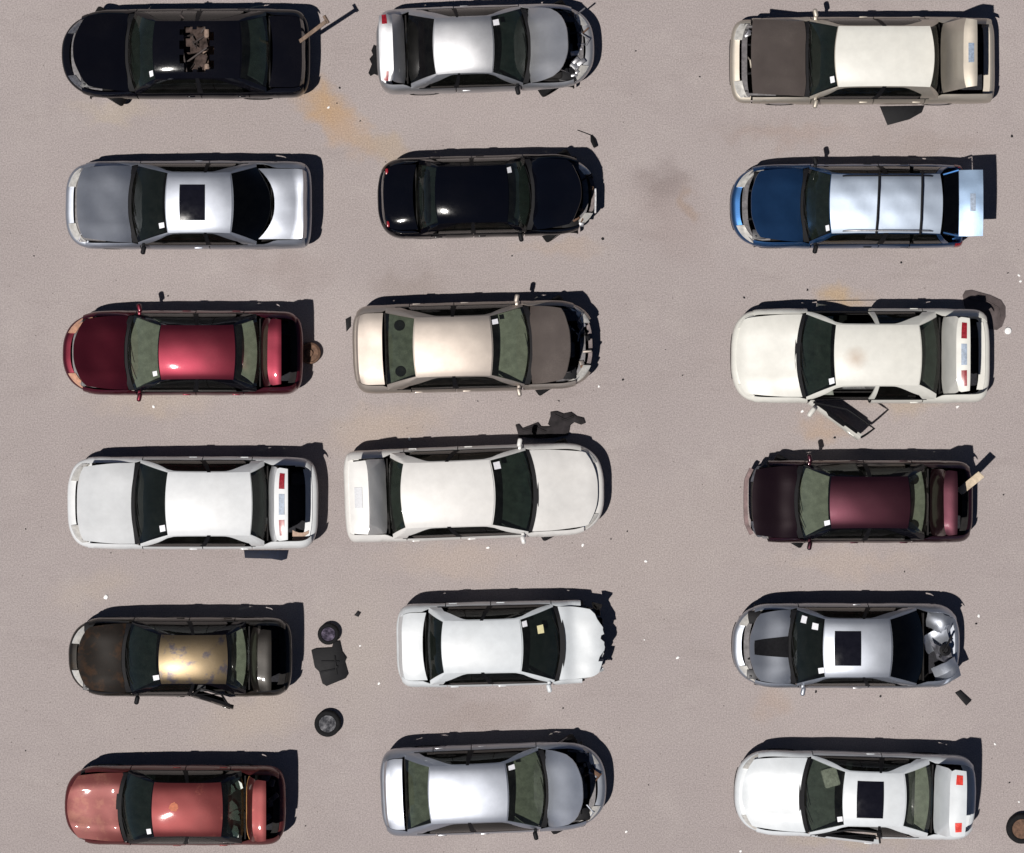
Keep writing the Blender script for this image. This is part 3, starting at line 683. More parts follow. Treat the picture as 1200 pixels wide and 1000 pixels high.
    tube(bm, rings, .016, 6); tube(bm, [cs + Mx @ Vector((.17, 0, 0)), cs - Vector((-.05, 0, .02)), cs + Mx @ Vector((-.17, 0, 0))], .02, 6); finish('steering_wheel', bm, BP, root)
    xseat = xA - 1.05
    def seat(name, x, y, wd):
        bm = bmesh.new(); rbox(bm, (x + .12, y, .48), (.50, wd, .16), .05)
        rbox(bm, (x - .18, y, .78), (.14, wd, .58), .05, Matrix.Rotation(radians(-16), 4, 'Y'))
        if wd < .7: rbox(bm, (x - .28, y, 1.10), (.09, .26, .17), .04, Matrix.Rotation(radians(-12), 4, 'Y'))
        else:
            if not coupe:
                for yy in (-.36, .36): rbox(bm, (x - .28, yy, 1.05), (.09, .24, .10), .04)
        finish(name, bm, sm, root)
    for y in (-.36, .36): seat('front_seat', xseat, y, .50)
    seat('rear_seat', min(max(xseat - .88, xrt + .46), xseat - .52), 0, 1.12 * min(1, W / .86))
    if not wag:
        g = [[Vector((lerp(xrb + .07, max(xrt + .05, xrb + .55), q) + (bowr * v * v * (1 - q)), v * (rbs * w(xC) - .03), ztop(xrb, .7 * w(xrb)) - .03 - .02 * q)) for v in V(9)] for q in frange(0, 1, 4)]
        panel('parcel_shelf', g, .03, sp.get('shelf', dm), root, (0, 0, 1), jitter=.004, seed=3)
        if sp.get('speakers'):
            for yy in (-.42, .42):
                bm = bmesh.new(); lathe(bm, [(.10, 0), (.09, .02), (.03, .012)], (xrb + .28, yy, ztop(xrb, .7 * w(xrb)) - .028), 'Z', 16); fixn(bm); finish('shelf_speaker', bm, BP, root)
    info = dict(root=root, xf=xf, xr=xr, xcw=xcw, xwt=xwt, xrt=xrt, xrb=xrb, W=W, w=w, ztop=ztop, P=P, ws=ws, side=side, zrf=zrf, rwx=rwx, xof=xof, xor=xor_, xA=xA, xC=xC)
    return info

ZL = 1200 / 350.0; ZR = 1200 / 360.0
BLK = black_plastic()
P_black = paint('black_paint', (.003, .003, .005), 0, .5, .8, .015, spec=0.0, coatr=.03)
P_navy = paint('midnight_paint', (.0016, .0018, .0035), 0, .5, .9, .008, spec=0.0, coatr=.03)
P_silver = paint('silver_paint', (.405, .43, .485), .95, .51, .5, .10)
P_silver2 = paint('bright_silver_paint', (.46, .465, .485), .95, .52, .5, .12)
P_steel = paint('steel_silver_paint', (.39, .415, .465), .95, .50, .6, .08)
P_maroon = paint('maroon_paint', (.105, .010, .020), .85, .44, .8, .03)
P_plum = paint('dark_plum_paint', (.036, .008, .014), .85, .43, .9, .02)
P_plumshade = paint('shaded_plum_hood', (.010, .004, .006), .3, .45, .8, .02, spec=.15)  # plum darkened to put the tilted hood's shade into the colour
P_white = paint('white_paint', (.58, .595, .61), 0, .4, .8, .20, (.48, .44, .40))
P_white_warm = paint('warm_white_paint', (.60, .59, .575), 0, .4, .7, .22, (.48, .42, .36))
P_cream = paint('cream_white_paint', (.58, .575, .535), 0, .42, .6, .2, (.46, .42, .35))
P_white_cool = paint('cool_white_paint', (.555, .585, .61), 0, .4, .7, .22, (.48, .45, .42))
P_champ = paint('champagne_paint', (.47, .415, .37), .9, .58, .4, .12)
P_champ2 = paint('pale_gold_paint', (.50, .455, .39), .85, .58, .4, .12)
P_bronze = paint('bronze_black_paint', (.012, .010, .008), .3, .42, .7, .05, patch=(.022, .015, .009), patchamt=.2, spec=.2)
P_bronze_roof = paint('faded_bronze_paint', (.135, .10, .058), .8, .37, .6, .10, patch=(.06, .052, .06), patchamt=.3, pscale=3.5)
P_rusthood = paint('rust_brown_hood', (.013, .010, .008), .1, .5, .4, .06, spec=.12, patch=(.034, .018, .010), patchamt=.45, pscale=2.0)
P_red = paint('faded_red_paint', (.118, .020, .020), .7, .5, .5, .10, (.26, .14, .115), patch=(.19, .05, .038), patchamt=.05, pscale=2.8)
P_redhood = paint('peeled_red_hood', (.135, .030, .027), .45, .52, .10, .25, (.25, .135, .105), patch=(.165, .052, .038), patchamt=.35, pscale=2.6)
P_blue = paint('blue_metallic_paint', (.030, .095, .235), .9, .44, .7, .03)
P_sunlitgate = paint('sunlit_blue_tailgate', (.20, .275, .385), .85, .46, .5, .08)  # body blue made paler: sun on the upturned gate put into the colour
P_sunlitroof = paint('sunlit_blue_roof', (.38, .44, .53), .85, .54, .4, .08)  # body blue made near-white: the roof's sun sheen painted in
P_shadehood = paint('shaded_brown_hood', (.082, .066, .060), .3, .6, .02, .22)  # dull brown, with the raised hood's shade put into the colour
P_silverhood = P_silver
dash_pale = plain('dash_pale', (.36, .37, .33), .8, 0, .25, 8, .3)
dash_green = plain('dash_green_grey', (.20, .215, .185), .8, 0, .4, 7, .3)
dash_mid = plain('dash_mid', (.11, .125, .12), .8, 0, .35, 9, .3)
dash_dk = plain('dash_dark', (.05, .055, .055), .7, 0, .3, 20)
seat_tan = plain('seat_tan', (.22, .16, .13), .85, 0, .35, 20, .3, .2)
seat_grey = plain('seat_grey', (.13, .13, .13), .85, 0, .35, 20, .3, .2)
G_dark = glass('privacy_glass', (.09, .10, .12), .9, .004)
G_clear = glass('clear_glass', (.70, .725, .685))
plate_m = plain('plate_white', (.43, .44, .47), .4, 0, .15, 40)
plate_b = plain('plate_blue_grey', (.20, .25, .33), .4, 0, .4, 25)

CARS = [
 # ---- left column (facing left)
 dict(key='L1', zoom=(60, 0, ZL), dir=-1, st=(42, 308, 418, 752, 880, 1040), ys=(38, 396), rf=(85, 318), seed=11, paint=P_black, slope=-.004,
      label='glossy black sedan with a gutted open roof hole and a bar sticking from its tail', hood=36, trunk=0, roofhole=(6, 14, 2, 18), raggedhole=True,
      dash=dash_mid, seat=seat_tan, steer=-32, nose=(.95, 2.4), mirrors={}, zdeck=1.0, tlamp='none', lamp=plain('smoked_lens', (.10, .10, .11), .2, .3, .5, 20, .6, 0, 1.0)),
 dict(key='L2', zoom=(60, 165, ZL), dir=-1, st=(57, 322, 470, 716, 888, 1046), ys=(82, 436), rf=(128, 372), seed=12, paint=P_silver, coupe=True,
      label='silver coupe with raised grey bonnet, square sunroof and rounded black rear window', hood=36, clutter=4, trunk=0, sunroof=(4, 12, 4, 16), bowr=.30, rbs=.86,
      tail=(.32, 4.5), nose=(.62, 3.0), mirrors={'L': BLK}, glassrear=G_dark, seat=seat_grey, spokes=6, tlamp='none', spoiler=True, fendermiss='', bumperpaint=P_silver, lampy=(.42, .84)),
 dict(key='L3', zoom=(60, 335, ZL), dir=-1, st=(46, 306, 440, 730, 842, 1012), ys=(100, 441), rf=(162, 382), frameshade=P_black, seed=13, paint=P_maroon,
      label='maroon sedan with glossy pink-lit roof and pale dashboard, tail lid raised', hood=34, sillmat=dark_cavity(), trunk=82, dash=dash_pale, shelf=dash_pale, nose=(.85, 2.5), lamp=plain('orange_lens', (.55, .30, .20), .2, .2, .3, 15, .6, 0, 1.0),
      mirrors={'L': P_maroon, 'R': P_maroon}, tlamp='none', glass=G_clear),
 dict(key='L4', zoom=(60, 510, ZL), dir=-1, st=(65, 335, 470, 796, 872, 1072), ys=(86, 460), rf=(134, 390), seed=14, paint=P_white,
      label='white sedan with raised bonnet and open boot lid showing red lamps and blue plate', hood=27, trunk=84, mirrors={}, tlamp='lid', lidlamp=(1, 4), plate=plate_b, dash=dash_dk, nose=(.58, 3.0), bow=.10),
 dict(key='L5', zoom=(60, 695, ZL), dir=-1, st=(70, 296, 440, 700, 798, 968), ys=(98, 416), rf=(160, 358), frameshade=P_black, seed=15, paint=P_bronze, hoodpaint=P_rusthood, roofpaint=P_bronze_roof,
      label='dark bronze sedan with rust-mottled bonnet, faded gold roof and rear door ajar', hood=24, sillmat=dark_cavity(), trunk=80, doors={'RL': 17}, mirrors={'L': BLK}, dash=dash_mid, shelf=dash_pale, tlamp='none', nose=(.8, 2.6), doorframe=True, lampy=(.34, .86), bumperpaint=P_bronze, glassrear=G_clear),
 dict(key='L6', zoom=(60, 865, ZL), dir=-1, st=(55, 282, 412, 680, 782, 942), ys=(112, 430), rf=(162, 380), frameshade=P_black, seed=16, paint=P_red, hoodpaint=P_redhood, trunkpaint=P_red,
      label='faded red sedan with peeling bonnet, round rust spot on roof and stripped open boot', hood=9, sillmat=dark_cavity(), trunk=82, buckle=.012, dent=.0025, mirrors={}, dash=dash_mid, shelf=dash_dk, tlamp='none', nose=(.7, 2.6), nolamp='', lidedge=plain('orange_primer', (.45, .22, .07), .7), hoodcut=.12, crease=1.4, lamp=P_red),
 # ---- middle column (facing right)
 dict(key='M1', zoom=(390, 0, ZL), dir=1, st=(1050, 785, 635, 416, 292, 176), ys=(24, 368), rf=(78, 306), slope=.034, seed=21, paint=P_silver2, coupe=True,
      label='silver coupe with raised bonnet, missing front panel and tail lamps on its lid', hood=53, trunk=70, tlamp='lid', lidlamp=(0, 2), steer=32, mirrors={'R': BLK}, dash=dash_mid, seat=seat_tan, nose=(.85, 2.6), hoodcorner=.16, hoodcut=.31, clutter=9, fbump='full', bay=True, spokes=6, glassrear=glass('rear_tint', (.30, .28, .27))),
 dict(key='M2', zoom=(420, 150, 3.75), dir=1, st=(1058, 762, 650, 350, 250, 84), ys=(122, 480), rf=(168, 420), slope=.026, seed=22, paint=P_navy,
      label='midnight black sedan with bumper torn off at the front and two small red tail lamps', hood=40, clutter=6, trunk=0, tlamp='none', steer=34, mirrors={'R': BLK}, dash=dash_mid, shelf=dash_mid, fbump='missing', nose=(.9, 2.4), tail=(.55, 2.8), rearlamps=True),
 dict(key='M3', zoom=(390, 325, ZL), dir=1, st=(1058, 792, 630, 336, 208, 80), ys=(100, 460), rf=(148, 390), slope=.026, seed=23, paint=P_champ, hoodpaint=P_shadehood,
      label='champagne sedan with raised bonnet shaded dull brown and broken open front grille', hood=53, hoodcut=.30, clutter=10, trunk=0, tlamp='none', steer=32, mirrors={'L': P_champ, 'R': P_champ}, dash=dash_pale, shelf=dash_green, speakers=True, fbump='ends', nose=(.8, 2.6), glass=G_clear, bowr=.03),
 dict(key='M4', zoom=(390, 480, ZL), dir=1, st=(1090, 806, 632, 290, 218, 46), ys=(146, 522), rf=(206, 470), slope=.036, seed=24, paint=P_white_warm,
      label='white sedan with closed bonnet, boot lid raised showing a blank plate recess', bt=.07, hood=0, trunk=70, tlamp='none', steer=28, mirrors={'L': P_white_warm, 'R': P_white_warm}, dash=dash_green, plate=plate_m, nose=(.8, 2.8), tail=(.3, 4.5), hoodcut=.12, lampy=(.55, .88), lidface=.62, rbs=.83),
 dict(key='M5', zoom=(440, 680, 4.0), dir=1, st=(1066, 866, 676, 322, 232, 98), ys=(100, 496), rf=(186, 432), slope=.022, seed=25, paint=P_white_cool,
      label='short white sedan with jagged torn nose and yellow paper on the dashboard', hood=13, trunk=4, tlamp='none', mirrors={'R': P_white_cool}, dash=dash_dk, fbump='missing', nose=(.55, 3.2), ragged=.09, nolamp='L', hoodcut=.03, tail=(.4, 3.5), lidface=.60, crease=.5),
 dict(key='M6', zoom=(430, 850, 1200 / 310.0), dir=1, st=(1086, 812, 628, 292, 172, 62), ys=(88, 490), rf=(182, 446), slope=.038, seed=26, paint=P_silver,
      label='silver sedan with raised speckled bonnet, exposed radiator and green-tinted rear shelf', hood=53, hoodcut=.30, clutter=9, trunk=0, tlamp='none', steer=32, mirrors={'R': BLK}, dash=dash_green, shelf=dash_green, glass=G_clear, nose=(.85, 2.5), hoodcorner=.12, bumperpaint=P_steel, handle=alloy(), bowr=.02),
 # ---- right column (facing left)
 dict(key='R1', zoom=(840, 0, ZR), dir=-1, st=(52, 358, 478, 835, 872, 1085), ys=(68, 406), rf=(108, 346), seed=31, paint=P_champ2, hoodpaint=P_shadehood,
      label='boxy cream and champagne sedan with raised bonnet shaded matt brown and squared open boot', bt=.07, hood=33, clutter=3, trunk=76, mirrors={'L': P_champ2, 'R': P_champ2}, dash=dash_mid, shelf=dash_green, tlamp='none', plate=plate_b, nose=(.38, 3.6), tail=(.26, 5.0), bow=.03, bowr=.02, rbs=.84, hoodtaper=False, roofpaint=P_cream, cpil=.86, zroof=1.43),
 dict(key='R2', zoom=(840, 165, ZR), dir=-1, st=(54, 338, 450, 874, 925, 962), ys=(92, 420), rf=(134, 366), seed=32, paint=P_blue, hoodpaint=P_blue, roofpaint=P_sunlitroof,
      label='blue estate car with roof bars and lifted tailgate', hood=34, dent=.0045, trunk=None, wagon=True, mirrors={'L': BLK, 'R': BLK}, dash=dash_mid, nose=(.8, 2.7), tail=(.22, 5.0), zroof=1.44, lampy=(.46, .9), handle=BLK),
 dict(key='R3', zoom=(840, 335, ZR), dir=-1, st=(56, 326, 472, 790, 876, 1066), ys=(88, 460), rf=(150, 388), seed=33, paint=P_cream,
      label='cream white sedan with driver door swung wide open and opposite door missing', hood=0, trunk=84, doors={'FL': 36, 'FR': 'missing'}, tlamp='lid', lidlamp=(1, 4), plate=plate_b, dash=dash_green, nose=(.62, 2.9), hoodcut=.08, lampy=(.6, .86), crease=.6, doormirror=P_cream, seat=seat_grey, lamp=P_cream, bodypillar=True),
 dict(key='R4', zoom=(840, 510, ZR), dir=-1, st=(116, 316, 450, 748, 830, 1000), ys=(98, 422), rf=(158, 362), frameshade=P_black, seed=34, paint=P_plum, hoodpaint=P_plumshade,
      label='dark plum sedan with bonnet shaded near-black, bumperless nose and cream board in the boot', hood=30, hoodcut=.09, sillmat=dark_cavity(), trunk=83, steer=-32, mirrors={'L': P_plum, 'R': P_plum}, dash=dash_pale, shelf=dash_pale, speakers=True, tlamp='none', lamp=plain('smoked_lens', (.10, .10, .11), .2, .3, .5, 20, .6, 0, 1.0), fbump='beam', nose=(.45, 3.4), glass=G_clear, glassrear=G_clear, beam=plain('dull_beam', (.16, .11, .11), .6, .4, .5, 8, .5, .3)),
 dict(key='R5', zoom=(840, 685, ZR), dir=-1, st=(60, 290, 428, 674, 812, 948), ys=(74, 405), rf=(128, 358), seed=35, paint=P_steel, coupe=True,
      label='steel silver coupe with black stripe on bonnet, sunroof and crushed open tail', hood=33, hoodstripe=True, trunk=None, sunroof=(3, 11, 4, 16), bowr=.14, rbs=.88, mirrors={'L': P_steel}, tlamp='none', nose=(.8, 2.5), tail=(.55, 2.8), glassrear=G_dark, stickers=[(.32, -.80, .09, .10), (.70, -.68, .09, .10)], handle=alloy()),
 dict(key='R6', zoom=(840, 860, ZR), dir=-1, st=(70, 342, 506, 728, 846, 1012), ys=(72, 406), rf=(140, 350), slope=.026, seed=36, paint=P_white_cool, coupe=True,
      label='white coupe with square sunroof, bright red lamps on a part-raised lid, door ajar', hood=0, trunk=80, lidface=.66, doors={'FL': 5}, sunroof=(4, 13, 3, 17), tlamp='lid', lidlamp=(1, 3), lidlampmat=plain('bright_red_lens', (.62, .05, .035), .25, 0, .3, 15, .6, 0, 1.0), dash=dash_mid, shelf=dash_pale, seat=seat_grey, nose=(.75, 2.7), hoodcut=.12, tail=(.45, 3.0), glass=G_clear, lampy=(.55, .88), trimmat=BLK),
]
P_cream_roof = stain(P_cream, 'stained_cream_roof', (.18, .06, 1.4), .24, (.36, .27, .20), .7)
next(c for c in CARS if c['key'] == 'R3')['roofpaint'] = P_cream_roof
INFO = {}
for sp in CARS: INFO[sp['key']] = build_car(sp)

# ---------------------------------------------------------------- pieces that belong to single cars
def extras():
    # L1: torn headliner and wires seen in the roof hole
    I = INFO['L1']; r = I['root']; rnd = random.Random(5)
    xm = (I['xwt'] + I['xrt']) / 2
    bm = bmesh.new()
    for i in range(9):
        x = xm + rnd.uniform(-.24, .26); y = rnd.uniform(-.5, .5)
        tube(bm, [(x, y, 1.12), (x + rnd.uniform(-.2, .2), y + rnd.uniform(-.2, .2), 1.24 + rnd.uniform(-.05, .08)), (x + rnd.uniform(-.25, .25), y + rnd.uniform(-.3, .3), 1.15)], .018, 6)
    finish('torn_lining', bm, plain('torn_lining', (.055, .043, .041), .8, 0, .5, 14), r)
    bm = bmesh.new(); rbox(bm, (xm + .05, -.22, 1.06), (.42, .5, .10), .04, Matrix.Rotation(.2, 4, 'Z')); rbox(bm, (xm - .02, .25, 1.08), (.22, .42, .09), .03, Matrix.Rotation(-.3, 4, 'Z'))
    finish('loose_cushion', bm, plain('cushion_brown', (.052, .038, .034), .95, 0, .8, 9, .1, .5), r)
    # L1 and R4: a bar / board leaning out of the boot
    for key, mname, mm, a, b, wd, lab in (('L1', 'prop_bar', plain('weathered_bar', (.17, .12, .09), .7, .1, .4, 12, .4, .2), (-.0, .0), (0, 0), .07, 'brown metal bar leaning out of the black sedan tail'),
                                          ('R4', 'board', wood(), (0, 0), (0, 0), .15, 'cream wooden board leaning out of the plum sedan boot')):
        if key == 'L1': p0 = Vector((gx(348, .8), gy(52, .8), .86)); p1 = Vector((gx(384, 1.5), gy(24, 1.5), 1.5))
        else: p0 = Vector((gx(1124, .6), gy(577, .6), .60)); p1 = Vector((gx(1150, 1.3), gy(556, 1.3), 1.30))
        dv = p1 - p0; bm = bmesh.new()
        rbox(bm, (0, 0, 0), (dv.length, wd, .025 if key == 'R4' else .05), .006)
        if key == 'L1': rbox(bm, (dv.length / 2 - .02, .03, 0), (.05, .16, .05), .006)
        q = dv.to_track_quat('X', 'Z'); o = finish(mname, bm, mm); o.location = (p0 + p1) / 2; o.rotation_euler = q.to_euler(); tag(o, lab, 'bar' if key == 'L1' else 'board')
    # L3: brake drum on the ground behind the bumper
    bm = bmesh.new(); lathe(bm, [(.20, 0), (.205, .03), (.20, .16), (.17, .18), (.16, .15), (.07, .14), (.06, .19), (.02, .19)], (0, 0, 0), 'Z', 28); fixn(bm)
    o = finish('brake_drum', bm, rusty()); o.location = (gx(363, .1), gy(414, .1), 0); tag(o, 'round rusty brake drum on the ground behind the maroon sedan', 'car part')
    # L4: rust patch of bent metal in the boot
    I = INFO['L4']; bm = bmesh.new(); panel('', [[Vector((I['xr'] + .46 - .30 * u, .50 + .22 * v + .05 * sin(u * 3), .66 - .08 * u * v)) for v in frange(0, 1, 5)] for u in frange(0, 1, 6)], .02, None, None, (0, 0, 1), bm=bm)
    finish('bent_panel', bm, plain('rusty_cream', (.36, .25, .19), .7, 0, .3, 9), I['root'])
    # L6: spot on the roof, junk in the boot, glass shards on the rear shelf
    I = INFO['L6']; r = I['root']; rnd = random.Random(8)
    bm = bmesh.new(); x0 = lerp(I['xwt'], I['xrt'], .30)
    c = bm.verts.new((x0, -.06, I['zrf'](x0, 0) + .009)); ring = []
    for kk in range(18):
        a = 2 * pi * kk / 18; rr = .085 * (1 + .15 * rnd.uniform(-1, 1)); x, y = x0 + rr * cos(a), -.06 + rr * sin(a); ring.append(bm.verts.new((x, y, I['zrf'](x, y / I['rwx'](x)) + .004)))
    for kk in range(18): bm.faces.new([c, ring[kk], ring[(kk + 1) % 18]])
    finish('rust_blister', bm, plain('rust_blister', (.42, .13, .07), .8, 0, .3, 20), r)
    for kk in range(7):
        bm = bmesh.new(); poly = [(.09 * cos(a) * rnd.uniform(.5, 1.2), .12 * sin(a) * rnd.uniform(.5, 1.2)) for a in frange(0, 5.2, 6)]
        prism(bm, poly, 0, .006); o = finish('glass_shard', bm, plain('crazed_glass', (.42, .46, .43), .3, 0, .3, 40), r)
        o.location = (I['xrb'] + .16 + rnd.uniform(-.06, .16), rnd.uniform(-.5, .45), I['ztop'](I['xrb'], 0) + .015 + .002 * kk); o.rotation_euler = (0, 0, rnd.uniform(0, 6))
    bm = bmesh.new()
    for kk in range(6): rbox(bm, (I['xr'] + rnd.uniform(.2, .45), rnd.uniform(-.55, .55), .62 + rnd.uniform(-.05, .1)), (rnd.uniform(.08, .2), rnd.uniform(.08, .2), .1), .02, Matrix.Rotation(rnd.uniform(0, 3), 4, 'Z'))
    finish('boot_junk', bm, plain('boot_junk', (.05, .04, .045), .6, .3, .7, 9), r)
    # M1: shredded black plastic at the tail
    I = INFO['M1']; bm = bmesh.new(); rnd = random.Random(4)
    pl = [(.05, -.42), (.06, .12), (-.04, .16), (-.09, .05), (-.06, -.02), (-.13, -.10), (-.09, -.2), (-.16, -.36), (-.12, -.42), (-.05, -.38)]
    prism(bm, pl, 0, .03); o = finish('torn_trim', bm, BLK, I['root']); o.location = (I['xr'] - .02, .02, .30); o.rotation_euler = (0, .3, 0)
    bm = bmesh.new()
    for kk in range(5): rbox(bm, (I['xf'] - .34 + rnd.uniform(-.1, .1), -.42 + rnd.uniform(-.16, .16), .68), (rnd.uniform(.06, .2), rnd.uniform(.05, .1), .06), .015, Matrix.Rotation(rnd.uniform(0, 3), 4, 'Z'))
    finish('broken_bracket', bm, alloy(), I['root'])
    # M2: two red lamps on the tail
    I = INFO['M2']
    for sd in (-1, 1):
        bm = bmesh.new(); x = I['xr'] + .20; y = sd * .48; rbox(bm, (x, y, I['ztop'](x, y) + .0), (.05, .11, .03), .012); finish('tail_light', bm, lamp_red(), I['root'])
    bm = bmesh.new(); g = [[Vector((I['xf'] - .10 + .05 * (1 - abs(y)), y, z)) for z in (.42, .55)] for y in frange(-.35, .1, 8)]
    panel('', g, .03, None, None, (1, 0, 0), bm=bm); finish('bumper_bracket', bm, alloy(), I['root'])
    # M5: paper on the dashboard, crushed nose metal
    I = INFO['M5']; bm = bmesh.new(); g = [[I['ws'](.42 + .16 * a, .36 + .26 * b, .012) for b in (0, .5, 1)] for a in (0, .5, 1)]
    panel('', g, .002, None, None, (.5, 0, 1), bm=bm); finish('paper_notice', bm, plain('yellow_paper', (.72, .66, .38), .7, 0, .08, 20), I['root'])
    rnd = random.Random(14)
    for kk in range(5):
        bm = bmesh.new(); y0 = -.55 + .26 * kk
        g = [[Vector((I['xf'] - .18 + .16 * u + rnd.uniform(-.03, .03), y0 + .22 * v + rnd.uniform(-.03, .03), .62 + rnd.uniform(-.08, .10))) for v in frange(0, 1, 5)] for u in frange(0, 1, 4)]
        panel('', g, .01, None, None, (0, 0, 1), bm=bm); finish('crumpled_metal', bm, I['P'] if kk in (0, 1) else dark_cavity(), I['root'])
    # R2: tailgate, roof bars, side rails
    I = INFO['R2']; r = I['root']; P = I['P']; xrt = I['xrt']; zr = I['zrf'](xrt, 0)
    def tg(s, v):
        hw = lerp(.52, .60, min(1, s / .3)); return Vector((xrt - .03 - s * .97, v * hw, zr - .01 + .25 * s + .05 * sin(min(1, s / .8) * pi) - .05 * v * v))
    o = panel('tailgate', [[tg(s, v) for v in frange(-1, 1, 13)] for s in frange(.30, .74, 9)], .05, P_sunlitgate, r, (0, 0, 1), jitter=.004, seed=2)
    panel('tailgate_glass', [[tg(s, v * .94) for v in frange(-1, 1, 9)] for s in frange(.03, .29, 5)], .006, glass('privacy_glass', (.10, .12, .14)), o, (0, 0, 1))
    panel('plate_recess', [[tg(s, v) + Vector((0, 0, .006)) for v in frange(-.28, .25, 4)] for s in frange(.50, .60, 3)], .008, plate_b, o, (0, 0, 1))
    for s in (-1, 1):
        bm = bmesh.new(); tube(bm, [tg(.03, s), tg(.16, s), tg(.30, s)], .02, 6); finish('tailgate_frame', bm, P, o)
        bm = bmesh.new(); tube(bm, [(xrt - .05, s * .52, .95), tg(.45, s * .85) - Vector((0, 0, .04))], .012, 6); finish('gas_strut', bm, BLK, o)
        bm = bmesh.new(); x0, x1 = lerp(I['xwt'], xrt, .10), lerp(I['xwt'], xrt, .93)
        tube(bm, [(x0, s * .50, I['zrf'](x0, .85)), (x0 - .08, s * .50, I['zrf'](x0, .85) + .05)] + [(lerp(x0, x1, q), s * .50, I['zrf'](lerp(x0, x1, q), .85) + .055) for q in (.2, .4, .6, .8)] + [(x1 + .06, s * .50, I['zrf'](x1, .85) + .05), (x1, s * .50, I['zrf'](x1, .85))], .013, 6); finish('roof_rail', bm, alloy() if s > 0 else BLK, r)
    for q, tw in ((.42, .03), (.82, .02)):
        x = lerp(I['xwt'], xrt, q); bm = bmesh.new(); tube(bm, [(x - tw, -.56, 1.42), (x - tw * .5, -.3, 1.492), (x, 0, 1.50), (x + tw * .5, .3, 1.492), (x + tw, .56, 1.42)], .022, 8); finish('roof_bar', bm, BLK, r)
    # R5: crushed tail metal and loose lamps
    I = INFO['R5']; rnd = random.Random(21)
    for kk in range(4):
        bm = bmesh.new(); y0 = -.60 + .30 * kk; x0 = I['xr'] + .14 + .05 * sin(kk * 2)
        g = [[Vector((x0 + .42 * u + .10 * sin(kk + 2 * v) + rnd.uniform(-.02, .02), y0 + .34 * v + .22 * (u - .5) * (1 if kk % 2 else -1), .80 + .08 * sin(kk * 2.1 + 4 * u) + .07 * sin(3.5 * v + kk) + rnd.uniform(-.015, .015) + .015 * kk)) for v in frange(0, 1, 5)] for u in frange(0, 1, 6)]
        panel('', g, .012, None, None, (0, 0, 1), bm=bm); finish('crumpled_metal', bm, I['P'] if kk != 2 else plain('bare_metal', (.16, .16, .18), .5, .7, .6, 6), I['root'])
    bm = bmesh.new(); lathe(bm, [(.10, 0), (.11, .05), (.06, .07), (.05, .03), (.02, .03)], (I['xr'] + .32, .06, .90), 'Z', 16); tube(bm, [(I['xr'] + .2, -.2, .9), (I['xr'] + .3, 0, .95), (I['xr'] + .42, .2, .9)], .02, 6); fixn(bm); finish('loose_latch', bm, BLK, I['root'])
    # R6: pale junk on the seat behind the screen
    I = INFO['R6']; bm = bmesh.new(); rbox(bm, (I['xA'] - .36, -.34, .90), (.30, .36, .12), .04, Matrix.Rotation(.3, 4, 'Z')); finish('airbag', bm, plain('airbag_cloth', (.5, .5, .48), .9), I['root'])
extras()

